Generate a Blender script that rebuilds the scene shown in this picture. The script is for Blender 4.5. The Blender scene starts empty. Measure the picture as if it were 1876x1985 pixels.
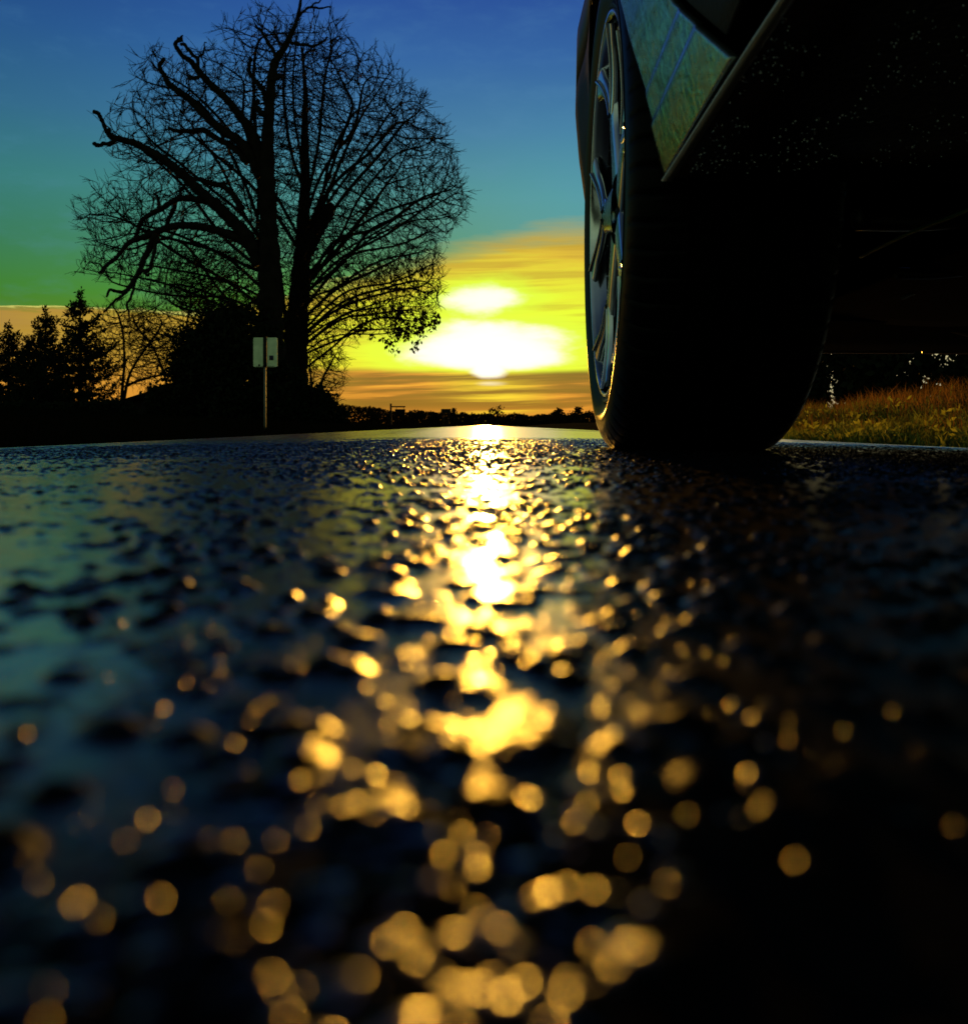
import bpy, math, random
import numpy as np
from mathutils import Vector, Matrix, noise as mnoise

rng = np.random.default_rng(7)
random.seed(7)
SC = bpy.context.scene
COL = SC.collection
R = math.radians

# ------------------------------------------------------------------ camera, sky, sun, exposure
F, CX, HY, CH = 1894.0, 938.0, 824.0, 0.030        # focal length / principal column / horizon row (of a 1876 px wide frame), eye height
cam_d = bpy.data.cameras.new('camera')
cam = bpy.data.objects.new('camera', cam_d)
COL.objects.link(cam)
cam.location = (0, 0, CH)
cam.rotation_euler = (R(90), 0, 0)
cam_d.sensor_fit = 'HORIZONTAL'
cam_d.sensor_width = 36.0
cam_d.lens = 36.0 * F / 1876.0
cam_d.shift_y = -(992.5 - HY) / 1876.0
cam_d.clip_start = 0.005
cam_d.clip_end = 3000
cam_d.dof.use_dof = True
cam_d.dof.focus_distance = 2.2
cam_d.dof.aperture_fstop = cam_d.lens / 2.3         # a phone lens: 2.3 mm pupil
SC.camera = cam

SC.render.engine = 'CYCLES'
SC.view_settings.view_transform = 'Standard'
SC.view_settings.look = 'None'
SC.view_settings.exposure = 0.0
SC.view_settings.gamma = 1.0
SC.cycles.use_denoising = True
SC.cycles.max_bounces = 6
SC.cycles.transparent_max_bounces = 8
SC.cycles.sample_clamp_indirect = 6.0
SC.cycles.caustics_reflective = False
SC.cycles.caustics_refractive = False
SC.cycles.adaptive_threshold = 0.004

SUN_EL, SUN_AZ = R(4.3), R(0.2)


def lin(r, g, b):
    f = lambda c: (c / 255 / 12.92) if c <= 10 else ((c / 255 + 0.055) / 1.055) ** 2.4
    return (f(r), f(g), f(b), 1.0)


class NT:
    """small helper for building shader node trees"""
    def __init__(s, tree):
        s.t = tree
        tree.nodes.clear()

    def n(s, kind, **kw):
        nd = s.t.nodes.new(kind)
        for k, v in kw.items():
            setattr(nd, k, v)
        return nd

    def put(s, sock, v):
        if isinstance(v, bpy.types.NodeSocket):
            s.t.links.new(v, sock)
        else:
            sock.default_value = v

    def m(s, op, a, b=0.0, c=0.0, clamp=False):
        nd = s.n('ShaderNodeMath', operation=op, use_clamp=clamp)
        for i, v in enumerate((a, b, c)):
            s.put(nd.inputs[i], v)
        return nd.outputs[0]

    def mix(s, f, a, b, blend='MIX'):
        nd = s.n('ShaderNodeMix', data_type='RGBA', blend_type=blend)
        s.put(nd.inputs[0], f)
        s.put(nd.inputs[6], a)
        s.put(nd.inputs[7], b)
        return nd.outputs[2]

    def smooth(s, x, a, b):
        nd = s.n('ShaderNodeMapRange', interpolation_type='SMOOTHSTEP')
        s.put(nd.inputs[0], x)
        s.put(nd.inputs[1], a)
        s.put(nd.inputs[2], b)
        return nd.outputs[0]

    def ramp(s, x, stops):
        nd = s.n('ShaderNodeValToRGB')
        el = nd.color_ramp.elements
        while len(el) < len(stops):
            el.new(0.5)
        for e, (p, c) in zip(el, stops):
            e.position = p
            e.color = c
        s.put(nd.inputs[0], x)
        return nd.outputs[0]

    def noise(s, vec, scale, detail=3, rough=0.55, out=0):
        nd = s.n('ShaderNodeTexNoise')
        if vec is not None:
            s.put(nd.inputs['Vector'], vec)
        s.put(nd.inputs['Scale'], scale)
        s.put(nd.inputs['Detail'], detail)
        s.put(nd.inputs['Roughness'], rough)
        return nd.outputs[out]

    def comb(s, x, y, z):
        nd = s.n('ShaderNodeCombineXYZ')
        for i, v in enumerate((x, y, z)):
            s.put(nd.inputs[i], v)
        return nd.outputs[0]


def build_world():
    w = bpy.data.worlds.new('World')
    SC.world = w
    w.use_nodes = True
    w.cycles.sampling_method = 'MANUAL'
    w.cycles.sample_map_resolution = 2048
    t = NT(w.node_tree)
    tc = t.n('ShaderNodeTexCoord')
    sep = t.n('ShaderNodeSeparateXYZ')
    t.put(sep.inputs[0], tc.outputs['Generated'])
    x, y, z = sep.outputs
    az = t.m('ARCTAN2', x, y)
    hor = t.m('SQRT', t.m('ADD', t.m('MULTIPLY', x, x), t.m('MULTIPLY', y, y)))
    el = t.m('ARCTAN2', z, hor)
    aaz = t.m('ABSOLUTE', az)
    # noises in sky space, streaked along the horizon
    v1 = t.comb(t.m('MULTIPLY', az, 5.0), t.m('MULTIPLY', el, 42.0), 0.0)
    n1 = t.noise(v1, 1.6, 5, 0.6)
    v2 = t.comb(t.m('MULTIPLY', az, 3.5), t.m('ADD', t.m('MULTIPLY', t.m('SUBTRACT', el, t.m('MULTIPLY', az, 0.025)), 105.0), t.m('MULTIPLY', n1, 0.7)), 3.7)
    n2 = t.noise(v2, 1.0, 4, 0.6)
    v3 = t.comb(t.m('MULTIPLY', az, 8.0), t.m('MULTIPLY', el, 22.0), 9.1)
    n3 = t.noise(v3, 2.0, 5, 0.6)
    # clear sky: teal low, deep blue high
    up = t.ramp(t.m('MULTIPLY', el, 1.0 / 0.62), [
        (0.00, lin(140, 120, 30)), (0.13, lin(92, 140, 20)), (0.205, lin(58, 146, 42)), (0.28, lin(52, 140, 100)),
        (0.37, lin(54, 140, 140)), (0.47, lin(48, 118, 158)), (0.58, lin(34, 96, 160)), (0.68, lin(22, 72, 150)), (0.78, lin(10, 32, 78)),
        (1.0, lin(3, 8, 20))])
    dimL = t.smooth(az, -0.15, -0.50)
    up = t.mix(t.m('MULTIPLY', dimL, 0.30), up, (0.0, 0.0, 0.0, 1))
    brR = t.m('MULTIPLY', t.smooth(az, -0.10, 0.12), t.smooth(el, 0.36, 0.20))
    up = t.mix(t.m('MULTIPLY', brR, 0.35), up, lin(70, 165, 195))
    up = t.mix(t.m('MULTIPLY', t.smooth(n3, 0.45, 0.75), 0.12), up, lin(80, 140, 180))
    # warm cloud deck under a sloping edge
    edge = t.m('ADD', t.m('MULTIPLY', t.smooth(az, -0.33, 0.10), 0.098), 0.110)
    edge = t.m('ADD', edge, t.m('MULTIPLY', t.m('SUBTRACT', n1, 0.5), 0.035))
    d_edge = t.m('SUBTRACT', edge, el)
    soft = t.m('ADD', t.m('MULTIPLY', t.smooth(az, -0.33, 0.0), 0.018), 0.006)
    deck = t.m('DIVIDE', d_edge, soft, clamp=True)
    # distance from the sun, flattened
    sx = t.m('DIVIDE', t.m('SUBTRACT', az, 0.012), 0.30)
    sy = t.m('DIVIDE', t.m('SUBTRACT', el, 0.088), 0.105)
    ds = t.m('SQRT', t.m('ADD', t.m('MULTIPLY', sx, sx), t.m('MULTIPLY', sy, sy)))
    ds = t.m('ADD', ds, t.m('MULTIPLY', t.m('SUBTRACT', n1, 0.5), 0.55))
    warm = t.ramp(t.m('MULTIPLY', ds, 0.62), [
        (0.0, lin(222, 255, 60)), (0.20, lin(222, 250, 34)), (0.36, lin(222, 222, 38)), (0.50, lin(216, 184, 42)), (0.64, lin(198, 160, 48)),
        (0.80, lin(182, 146, 44)), (1.0, lin(170, 132, 58))])
    warm = t.mix(t.m('MULTIPLY', t.smooth(n2, 0.44, 0.62), 0.5), warm, lin(172, 132, 30))
    # low brown bars above the horizon
    low = t.m('MULTIPLY', t.smooth(el, 0.060, 0.052), 0.93)
    bars = t.ramp(n2, [(0.42, lin(56, 29, 7)), (0.51, lin(104, 58, 16)), (0.575, lin(180, 110, 32)), (0.66, lin(228, 160, 44))])
    hz = t.mix(t.smooth(el, 0.022, 0.004), bars, lin(205, 118, 42))
    pil = t.m('MULTIPLY', t.smooth(t.m('ABSOLUTE', t.m('SUBTRACT', az, 0.008)), 0.075, 0.005), t.smooth(n2, 0.40, 0.62))
    hz = t.mix(t.m('MULTIPLY', pil, 0.75), hz, lin(230, 220, 40))
    lowaz = t.smooth(az, -0.34, -0.10)
    warm = t.mix(t.m('MULTIPLY', low, lowaz), warm, hz)
    warm = t.mix(t.m('MULTIPLY', t.smooth(el, 0.085, 0.02), t.m('SUBTRACT', 1.0, lowaz)), warm, lin(214, 142, 46))
    # paler sky to the right, under the car
    warm = t.mix(t.m('MULTIPLY', t.smooth(az, 0.24, 0.34), 0.8), warm, lin(190, 186, 146))
    warm = t.mix(t.m('MULTIPLY', t.m('MULTIPLY', t.smooth(d_edge, 0.035, 0.0), t.smooth(az, -0.30, -0.05)), 0.65), warm, lin(158, 162, 58))
    sky = t.mix(deck, up, warm)
    # thin bright rim along the edge of the deck at the far side
    rim = t.m('MULTIPLY', t.smooth(t.m('ABSOLUTE', t.m('SUBTRACT', d_edge, 0.0015)), 0.0022, 0.0), t.smooth(az, 0.0, -0.28))
    sky = t.mix(t.m('MULTIPLY', rim, 0.7), sky, lin(240, 226, 120))

    # sunlit white openings in the cloud
    def blob(cx, cy, rx, ry_up, ry_dn, wob):
        dx = t.m('DIVIDE', t.m('SUBTRACT', az, cx), rx)
        dyv = t.m('SUBTRACT', el, cy)
        ry = t.mix
        up_ = t.m('DIVIDE', t.m('MAXIMUM', dyv, 0.0), ry_up)
        dn_ = t.m('DIVIDE', t.m('MINIMUM', dyv, 0.0), ry_dn)
        dy = t.m('ADD', up_, dn_)
        r = t.m('SQRT', t.m('ADD', t.m('MULTIPLY', dx, dx), t.m('MULTIPLY', dy, dy)))
        return t.m('ADD', r, t.m('MULTIPLY', t.m('SUBTRACT', n3, 0.5), wob))
    b1 = blob(0.004, 0.070, 0.086, 0.035, 0.0150, 0.75)
    b2 = blob(0.003, 0.128, 0.042, 0.015, 0.017, 1.5)
    b3 = blob(0.004, 0.058, 0.021, 0.012, 0.0110, 0.9)
    b4 = blob(0.006, 0.0425, 0.013, 0.0025, 0.0025, 1.2)
    halo = t.m('MAXIMUM', t.smooth(b1, 1.75, 0.95), t.m('MULTIPLY', t.smooth(b2, 1.9, 0.9), 0.9))
    halo = t.m('MULTIPLY', halo, t.smooth(el, 0.050, 0.058))
    sky = t.mix(t.m('MULTIPLY', halo, 0.9), sky, lin(214, 255, 52))
    white = t.m('MAXIMUM', t.smooth(b1, 1.16, 0.74), t.smooth(b3, 1.2, 0.62))
    white = t.m('MAXIMUM', white, t.m('MULTIPLY', t.smooth(b2, 1.15, 0.45), 0.9))
    white = t.m('MAXIMUM', white, t.m('MULTIPLY', t.smooth(b4, 1.5, 0.2), 0.4))
    sky = t.mix(white, sky, (1.0, 1.0, 0.86, 1))
    core = t.m('MAXIMUM', t.smooth(b1, 0.92, 0.45), t.smooth(b3, 0.9, 0.4))
    core = t.m('MAXIMUM', core, t.m('MULTIPLY', t.smooth(b2, 0.75, 0.2), 0.5))
    sky = t.mix(core, sky, (1.7, 1.3, 1.0, 1))
    # away from the sun the dusk sky is dim
    side = t.smooth(aaz, 0.55, 1.5)
    dusk = t.ramp(t.m('MULTIPLY', el, 1 / 1.57, clamp=True), [(0.0, lin(128, 150, 112)), (0.25, lin(80, 98, 92)), (0.6, lin(22, 34, 52)), (1.0, lin(6, 10, 18))])
    sky = t.mix(side, sky, dusk)
    sky = t.mix(t.smooth(el, -0.01, -0.04), sky, (0.004, 0.004, 0.004, 1))
    nis = t.n('ShaderNodeTexSky', sky_type='NISHITA')
    nis.sun_disc = False
    nis.sun_elevation = SUN_EL
    nis.sun_rotation = SUN_AZ
    bg1 = t.n('ShaderNodeBackground')
    t.put(bg1.inputs[0], sky)
    bg1.inputs[1].default_value = 1.0
    bg2 = t.n('ShaderNodeBackground')
    t.put(bg2.inputs[0], nis.outputs[0])
    bg2.inputs[1].default_value = 0.004
    add = t.n('ShaderNodeAddShader')
    t.put(add.inputs[0], bg1.outputs[0])
    t.put(add.inputs[1], bg2.outputs[0])
    out = t.n('ShaderNodeOutputWorld')
    t.put(out.inputs[0], add.outputs[0])


build_world()
sun_d = bpy.data.lights.new('sun', 'SUN')
sun_d.energy = 2.3
sun_d.angle = R(0.6)
sun_d.color = (1.0, 0.46, 0.045)
sun = bpy.data.objects.new('sun', sun_d)
COL.objects.link(sun)
sun.rotation_euler = Vector((-math.sin(SUN_AZ) * math.cos(SUN_EL), -math.cos(SUN_AZ) * math.cos(SUN_EL), -math.sin(SUN_EL))).to_track_quat('-Z', 'Y').to_euler()


# ------------------------------------------------------------------ helpers
def at(X, Y, d):
    """the place at distance d seen at column X and row Y of the frame"""
    return np.array([(X - CX) / F * d, d, CH + (HY - Y) / F * d])


def mesh_obj(name, V, faces, mat=None, parent=None, smooth=False):
    """faces: list of index arrays (n,3) or (n,4), or a list of tuples"""
    me = bpy.data.meshes.new(name)
    V = np.asarray(V, dtype=np.float32)
    if isinstance(faces, np.ndarray):
        faces = [faces]
    if faces and isinstance(faces[0], np.ndarray):
        idx = np.concatenate([f.ravel() for f in faces]).astype(np.int32)
        tot = np.concatenate([np.full(len(f), f.shape[1]) for f in faces]).astype(np.int32)
        st = np.concatenate([[0], np.cumsum(tot)[:-1]]).astype(np.int32)
        me.vertices.add(len(V))
        me.vertices.foreach_set('co', V.ravel())
        me.loops.add(len(idx))
        me.loops.foreach_set('vertex_index', idx)
        me.polygons.add(len(tot))
        me.polygons.foreach_set('loop_start', st)
        me.polygons.foreach_set('loop_total', tot)
        me.update(calc_edges=True)
        me.validate()
    else:
        me.from_pydata([tuple(v) for v in V], [], [tuple(f) for f in faces])
    if smooth:
        me.polygons.foreach_set('use_smooth', np.ones(len(me.polygons), dtype=bool))
    if mat:
        me.materials.append(mat)
    o = bpy.data.objects.new(name, me)
    COL.objects.link(o)
    if parent:
        o.parent = parent
    return o


def empty(name, loc=(0, 0, 0), parent=None):
    o = bpy.data.objects.new(name, None)
    o.empty_display_size = 0.1
    COL.objects.link(o)
    o.location = loc
    if parent:
        o.parent = parent
    return o


def tag(o, label=None, cat=None, group=None, kind=None):
    if label: o['label'] = label
    if cat: o['category'] = cat
    if group: o['group'] = group
    if kind: o['kind'] = kind
    return o


class MB:
    """collects tubes, boxes and grids into one mesh"""
    def __init__(s):
        s.V, s.F3, s.F4, s.n = [], [], [], 0

    def add(s, V, F):
        V = np.asarray(V, float).reshape(-1, 3)
        F = np.asarray(F, int) + s.n
        (s.F4 if F.shape[1] == 4 else s.F3).append(F)
        s.V.append(V)
        s.n += len(V)

    def tube(s, P, rad, k=6, cap=True):
        P = np.asarray(P, float)
        rad = np.broadcast_to(np.asarray(rad, float), (len(P),))
        T = np.gradient(P, axis=0)
        T /= np.linalg.norm(T, axis=1)[:, None] + 1e-12
        ref = np.array([0.0, 0, 1]) if abs(T[0][2]) < 0.8 else np.array([0.0, 1, 0])
        a = np.arange(k) / k * 2 * np.pi
        rings = []
        for p, t, r in zip(P, T, rad):
            u = np.cross(ref, t)
            u /= np.linalg.norm(u) + 1e-9
            v = np.cross(t, u)
            ref = np.cross(t, np.cross(ref, t))
            ref /= np.linalg.norm(ref) + 1e-9
            rings.append(p + r * (np.cos(a)[:, None] * u + np.sin(a)[:, None] * v))
        V = np.concatenate(rings)
        i = np.arange(len(P) - 1)[:, None] * k
        j = np.arange(k)[None]
        j2 = (j + 1) % k
        F = np.stack([i + j, i + j2, i + k + j2, i + k + j], -1).reshape(-1, 4)
        s.add(V, F)
        if cap:
            for e, q in ((0, 0), (len(P) - 1, 1)):
                c = s.n
                s.add(P[e][None], np.zeros((0, 3), int))
                b = c - len(V) if q == 0 else c - k - (1 if True else 0)
                base = c - len(V) + (0 if q == 0 else (len(P) - 1) * k) - (0 if q == 0 else 1)
                jj = np.arange(k)
                s.F3.append(np.stack([np.full(k, c), base + (jj + 1) % k, base + jj], -1) if q == 0 else np.stack([np.full(k, c), base + jj, base + (jj + 1) % k], -1))

    def box(s, x0, x1, y0, y1, z0, z1, M=None):
        V = np.array([[x, y, z] for x in (x0, x1) for y in (y0, y1) for z in (z0, z1)], float)
        if M is not None:
            V = V @ np.asarray(M.to_3x3()).T + np.asarray(M.translation)
        F = np.array([[0, 1, 3, 2], [4, 6, 7, 5], [0, 4, 5, 1], [2, 3, 7, 6], [0, 2, 6, 4], [1, 5, 7, 3]])
        s.add(V, F)

    def grid(s, P, close=False):
        """P: (a, b, 3) array of points; close joins the first axis into a loop"""
        P = np.asarray(P, float)
        a, b = P.shape[:2]
        i = np.arange(a if close else a - 1)[:, None]
        j = np.arange(b - 1)[None]
        i2 = (i + 1) % a
        F = np.stack([i * b + j, i2 * b + j, i2 * b + j + 1, i * b + j + 1], -1).reshape(-1, 4)
        s.add(P.reshape(-1, 3), F)

    def build(s, name, mat, parent=None, smooth=False, bevel=0, solid=0):
        F = []
        if s.F3: F.append(np.concatenate(s.F3))
        if s.F4: F.append(np.concatenate(s.F4))
        o = mesh_obj(name, np.concatenate(s.V), F, mat, parent, smooth)
        if solid:
            m = o.modifiers.new('solid', 'SOLIDIFY')
            m.thickness = solid
            m.offset = 0
        if bevel:
            m = o.modifiers.new('bevel', 'BEVEL')
            m.width = bevel
            m.segments = 2
        return o


def mat_simple(name, col, rough=0.6, metal=0.0, spec=0.5, coat=0.0, noise_scale=None, col2=None, bump=0.0, bump_scale=200.0, transl=0.0, rough2=None):
    m = bpy.data.materials.new(name)
    m.use_nodes = True
    t = NT(m.node_tree)
    p = t.n('ShaderNodeBsdfPrincipled')
    tc = t.n('ShaderNodeTexCoord')
    base = col if len(col) == 4 else (*col, 1)
    if noise_scale:
        nz = t.noise(tc.outputs['Object'], noise_scale, 5, 0.6)
        c2 = col2 if len(col2) == 4 else (*col2, 1)
        f = t.smooth(nz, 0.35, 0.65)
        t.put(p.inputs['Base Color'], t.mix(f, base, c2))
        if rough2 is not None:
            t.put(p.inputs['Roughness'], t.m('ADD', t.m('MULTIPLY', f, rough2 - rough), rough))
    else:
        p.inputs['Base Color'].default_value = base
    if rough2 is None:
        p.inputs['Roughness'].default_value = rough
    p.inputs['Metallic'].default_value = metal
    p.inputs['Specular IOR Level'].default_value = spec
    p.inputs['Coat Weight'].default_value = coat
    p.inputs['Coat Roughness'].default_value = 0.04
    if bump:
        b = t.n('ShaderNodeBump')
        b.inputs['Strength'].default_value = bump
        b.inputs['Distance'].default_value = 0.002
        t.put(b.inputs['Height'], t.noise(tc.outputs['Object'], bump_scale, 4, 0.6))
        t.put(p.inputs['Normal'], b.outputs[0])
    out = t.n('ShaderNodeOutputMaterial')
    sh = p.outputs[0]
    if transl:
        tr = t.n('ShaderNodeBsdfTranslucent')
        tr.inputs[0].default_value = base
        if noise_scale:
            t.put(tr.inputs[0], t.mix(f, base, c2))
        mx = t.n('ShaderNodeMixShader')
        mx.inputs[0].default_value = transl
        t.put(mx.inputs[1], sh)
        t.put(mx.inputs[2], tr.outputs[0])
        sh = mx.outputs[0]
    t.put(out.inputs[0], sh)
    return m


M_bark = mat_simple('bark', (0.020, 0.016, 0.012), 0.95, spec=0.05, noise_scale=3.0, col2=(0.012, 0.010, 0.008))
M_twig = mat_simple('twigs', (0.018, 0.014, 0.010), 0.95, spec=0.03)
M_needle = mat_simple('needles', (0.016, 0.022, 0.010), 0.9, spec=0.05, noise_scale=0.8, col2=(0.009, 0.013, 0.006))
M_leafd = mat_simple('dry_leaves', (0.05, 0.028, 0.010), 0.9, spec=0.05, transl=0.15)
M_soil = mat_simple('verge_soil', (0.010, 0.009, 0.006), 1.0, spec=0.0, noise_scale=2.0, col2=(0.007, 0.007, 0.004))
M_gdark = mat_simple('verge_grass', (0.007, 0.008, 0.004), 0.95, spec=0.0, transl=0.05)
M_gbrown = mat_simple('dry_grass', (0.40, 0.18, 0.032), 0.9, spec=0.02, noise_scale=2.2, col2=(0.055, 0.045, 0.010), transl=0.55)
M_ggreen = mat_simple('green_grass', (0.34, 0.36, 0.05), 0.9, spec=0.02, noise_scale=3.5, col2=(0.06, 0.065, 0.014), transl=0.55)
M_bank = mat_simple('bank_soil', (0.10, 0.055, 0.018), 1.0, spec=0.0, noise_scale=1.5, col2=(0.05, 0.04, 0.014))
M_paint = mat_simple('car_paint', (0.010, 0.016, 0.017), 0.22, spec=0.9, coat=1.0, noise_scale=60.0, col2=(0.016, 0.020, 0.014), rough2=0.34, bump=0.22, bump_scale=45.0)
M_flange = mat_simple('sill_flange', (0.88, 0.92, 0.86), 0.40, metal=0.15, bump=0.5, bump_scale=140.0)
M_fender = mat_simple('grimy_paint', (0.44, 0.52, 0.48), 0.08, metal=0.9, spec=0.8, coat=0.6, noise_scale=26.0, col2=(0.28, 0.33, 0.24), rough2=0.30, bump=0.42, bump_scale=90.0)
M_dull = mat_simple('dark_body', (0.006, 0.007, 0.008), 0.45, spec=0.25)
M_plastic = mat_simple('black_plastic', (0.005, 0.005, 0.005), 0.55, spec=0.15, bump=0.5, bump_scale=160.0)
M_under = mat_simple('underbody', (0.003, 0.003, 0.003), 0.85, spec=0.05, noise_scale=12, col2=(0.006, 0.005, 0.004))
M_pipe = mat_simple('green_sheen_pipe', (0.05, 0.16, 0.05), 0.6, spec=0.1)  # green base colour stands in for light reflected along the rail
M_metal = mat_simple('suspension_metal', (0.05, 0.05, 0.048), 0.5, metal=0.8, noise_scale=15, col2=(0.07, 0.04, 0.02))
M_rubber = mat_simple('tyre_rubber', (0.0035, 0.0035, 0.0035), 0.36, spec=0.06, bump=0.15, bump_scale=300.0)
M_alloy = mat_simple('alloy', (0.78, 0.80, 0.84), 0.14, metal=1.0, noise_scale=18, col2=(0.60, 0.62, 0.66), rough2=0.26)
M_alloy_dark = mat_simple('alloy_barrel', (0.05, 0.05, 0.055), 0.35, metal=0.8)
M_glass = mat_simple('car_glass', (0.01, 0.012, 0.014), 0.05, spec=0.6)
M_lamp = mat_simple('headlamp_lens', (0.35, 0.36, 0.38), 0.1, spec=0.6)
M_signback = mat_simple('sign_back', (0.78, 0.92, 0.58), 0.45, metal=0.5, noise_scale=5, col2=(0.60, 0.74, 0.44))
M_post = mat_simple('galvanised_post', (0.20, 0.21, 0.16), 0.65, metal=0.1)
M_black = mat_simple('black_metal', (0.010, 0.010, 0.010), 0.7, spec=0.2)
M_sticker = mat_simple('dark_sticker', (0.02, 0.02, 0.05), 0.6)
M_roof = mat_simple('roof_shingles', (0.018, 0.015, 0.013), 0.95, spec=0.03, noise_scale=6, col2=(0.012, 0.011, 0.010))
M_wall = mat_simple('house_siding', (0.03, 0.028, 0.025), 0.95, spec=0.03)
M_farwood = mat_simple('far_trees', (0.030, 0.018, 0.010), 1.0, spec=0.0)
M_drop = mat_simple('water_film', (0.004, 0.004, 0.004), 0.17, spec=1.0)
M_white = mat_simple('road_line', (0.55, 0.56, 0.54), 0.35, noise_scale=25, col2=(0.30, 0.30, 0.29))


def road_material():
    m = bpy.data.materials.new('wet_asphalt')
    m.use_nodes = True
    t = NT(m.node_tree)
    g = t.n('ShaderNodeNewGeometry')
    sep = t.n('ShaderNodeSeparateXYZ')
    t.put(sep.inputs[0], g.outputs['Position'])
    at_ = t.n('ShaderNodeAttribute', attribute_name='wet')
    wet = at_.outputs['Fac']
    fine = t.noise(g.outputs['Position'], 420.0, 4, 0.65)
    mid = t.noise(g.outputs['Position'], 38.0, 4, 0.6)
    colr = t.ramp(mid, [(0.3, (0.007, 0.007, 0.008, 1)), (0.7, (0.016, 0.016, 0.017, 1))])
    p = t.n('ShaderNodeBsdfPrincipled')
    # water film and sheen faded out beside the lens so the foreground falls to black
    near_ = t.smooth(t.m('ADD', sep.outputs[1], t.m('MULTIPLY', t.m('MAXIMUM', t.m('MULTIPLY', sep.outputs[0], -1.0), 0.0), 1.1)), 0.075, 0.20)
    wet = t.m('MULTIPLY', wet, near_)
    t.put(p.inputs['Coat Weight'], t.m('MULTIPLY', wet, 0.7))
    p.inputs['Coat Roughness'].default_value = 0.20
    t.put(p.inputs['Base Color'], colr)
    t.put(p.inputs['Roughness'], t.m('SUBTRACT', t.m('ADD', 0.21, t.m('MULTIPLY', fine, 0.10)), t.m('MULTIPLY', wet, 0.06)))
    t.put(p.inputs['Specular IOR Level'], t.m('ADD', t.m('MULTIPLY', near_, 0.08), t.m('MULTIPLY', wet, 0.65)))
    b = t.n('ShaderNodeBump')
    t.put(b.inputs['Strength'], t.m('SUBTRACT', 0.26, t.m('MULTIPLY', wet, 0.14)))
    b.inputs['Distance'].default_value = 0.0012
    t.put(b.inputs['Height'], fine)
    t.put(p.inputs['Normal'], b.outputs[0])
    out = t.n('ShaderNodeOutputMaterial')
    t.put(out.inputs[0], p.outputs[0])
    return m


M_road = road_material()


# ------------------------------------------------------------------ the ground: road, verge, bank
def hash2(i, j, s):
    h = (i * 374761393 + j * 668265263 + s * 974711) & 0x7fffffff
    h = ((h ^ (h >> 13)) * 1274126177) & 0x7fffffff
    return ((h ^ (h >> 16)) & 0xffff) / 65535.0


def vnoise(x, y, s=0):
    i, j = np.floor(x).astype(np.int64), np.floor(y).astype(np.int64)
    fx, fy = x - i, y - j
    fx, fy = fx * fx * (3 - 2 * fx), fy * fy * (3 - 2 * fy)
    return (hash2(i, j, s) * (1 - fx) + hash2(i + 1, j, s) * fx) * (1 - fy) + (hash2(i, j + 1, s) * (1 - fx) + hash2(i + 1, j + 1, s) * fx) * fy


def stones(x, y, cell, s):
    """rounded stones: one per jittered cell, random size and height (0..1)"""
    gx, gy = x / cell, y / cell
    i0, j0 = np.floor(gx).astype(np.int64), np.floor(gy).astype(np.int64)
    best = np.zeros_like(gx)
    for di in (-1, 0, 1):
        for dj in (-1, 0, 1):
            i, j = i0 + di, j0 + dj
            px, py = i + hash2(i, j, s), j + hash2(i, j, s + 1)
            rr = 0.24 + 0.30 * hash2(i, j, s + 2)
            an = hash2(i, j, s + 4) * 6.283
            c, sn = np.cos(an), np.sin(an)
            dx, dy = gx - px, gy - py
            ax, ay = (dx * c + dy * sn) * 1.25, (-dx * sn + dy * c) * 0.85
            q = (ax * ax + ay * ay) / (rr * rr)
            hgt = (0.35 + 0.65 * hash2(i, j, s + 3))
            best = np.maximum(best, hgt * np.sqrt(np.clip(1 - q, 0, 1)))
    return best


def sstep(x, a, b):
    t = np.clip((x - a) / (b - a), 0, 1)
    return t * t * (3 - 2 * t)


ROAD_HALF = 2.62


def camber(x):
    return -0.0185 * x * x


def road_height(x, y):
    """surface of the asphalt and the wetness of the film on it"""
    amp = 1.0 - sstep(y, 1.9, 2.7) * 0.93
    near = 1.0 - sstep(y, 1.6, 2.6)
    s1 = stones(x, y, 0.0095, 11)
    s2 = stones(x, y, 0.0048, 31)
    patch = vnoise(x / 0.055, y / 0.055, 3) * 0.6 + vnoise(x / 0.021, y / 0.021, 5) * 0.4
    big = vnoise(x / 0.35, y / 0.5, 8)
    h = 0.0024 * s1 + (0.0008 + 0.0006 * sstep(y, 0.35, 0.7)) * s2 * near + 0.0016 * (patch - 0.5)
    level = 0.00122 + 0.0011 * (big - 0.5) + 0.00062 * sstep(-x - 0.16 * y, 0.015, 0.10) * (1 - 0.8 * sstep(y, 0.7, 1.1)) - 0.00025 * sstep(x - 0.2 * y, 0.0, 0.08)
    rip = 0.00016 * (vnoise(x / 0.0048, y / 0.0048, 21) - 0.5) + 0.00026 * (vnoise(x / 0.03, y / 0.03, 22) - 0.5)
    film = level + rip
    wet = np.clip(0.5 + (film - h) / 0.0004, 0, 1)
    k = 0.00035
    z = 0.5 * (h + film + np.sqrt((h - film) ** 2 + k * k))
    far = 0.0020 * (vnoise(x / 0.5, y / 2.2, 41) - 0.5) * sstep(y, 2.2, 4.0)
    wet = wet * (1 - sstep(y, 2.1, 2.6)) + sstep(y, 2.1, 2.6) * (0.30 + 0.70 * sstep(vnoise(x / 0.9, y / 3.5, 51), 0.40, 0.55))
    return (z - 0.0016) * amp + far, wet


def lattice(step0, grow, start, end, floor_fn=None):
    v = [start]
    st = step0
    while v[-1] < end:
        v.append(v[-1] + max(step0, grow * v[-1]))
    return np.array(v)


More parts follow.
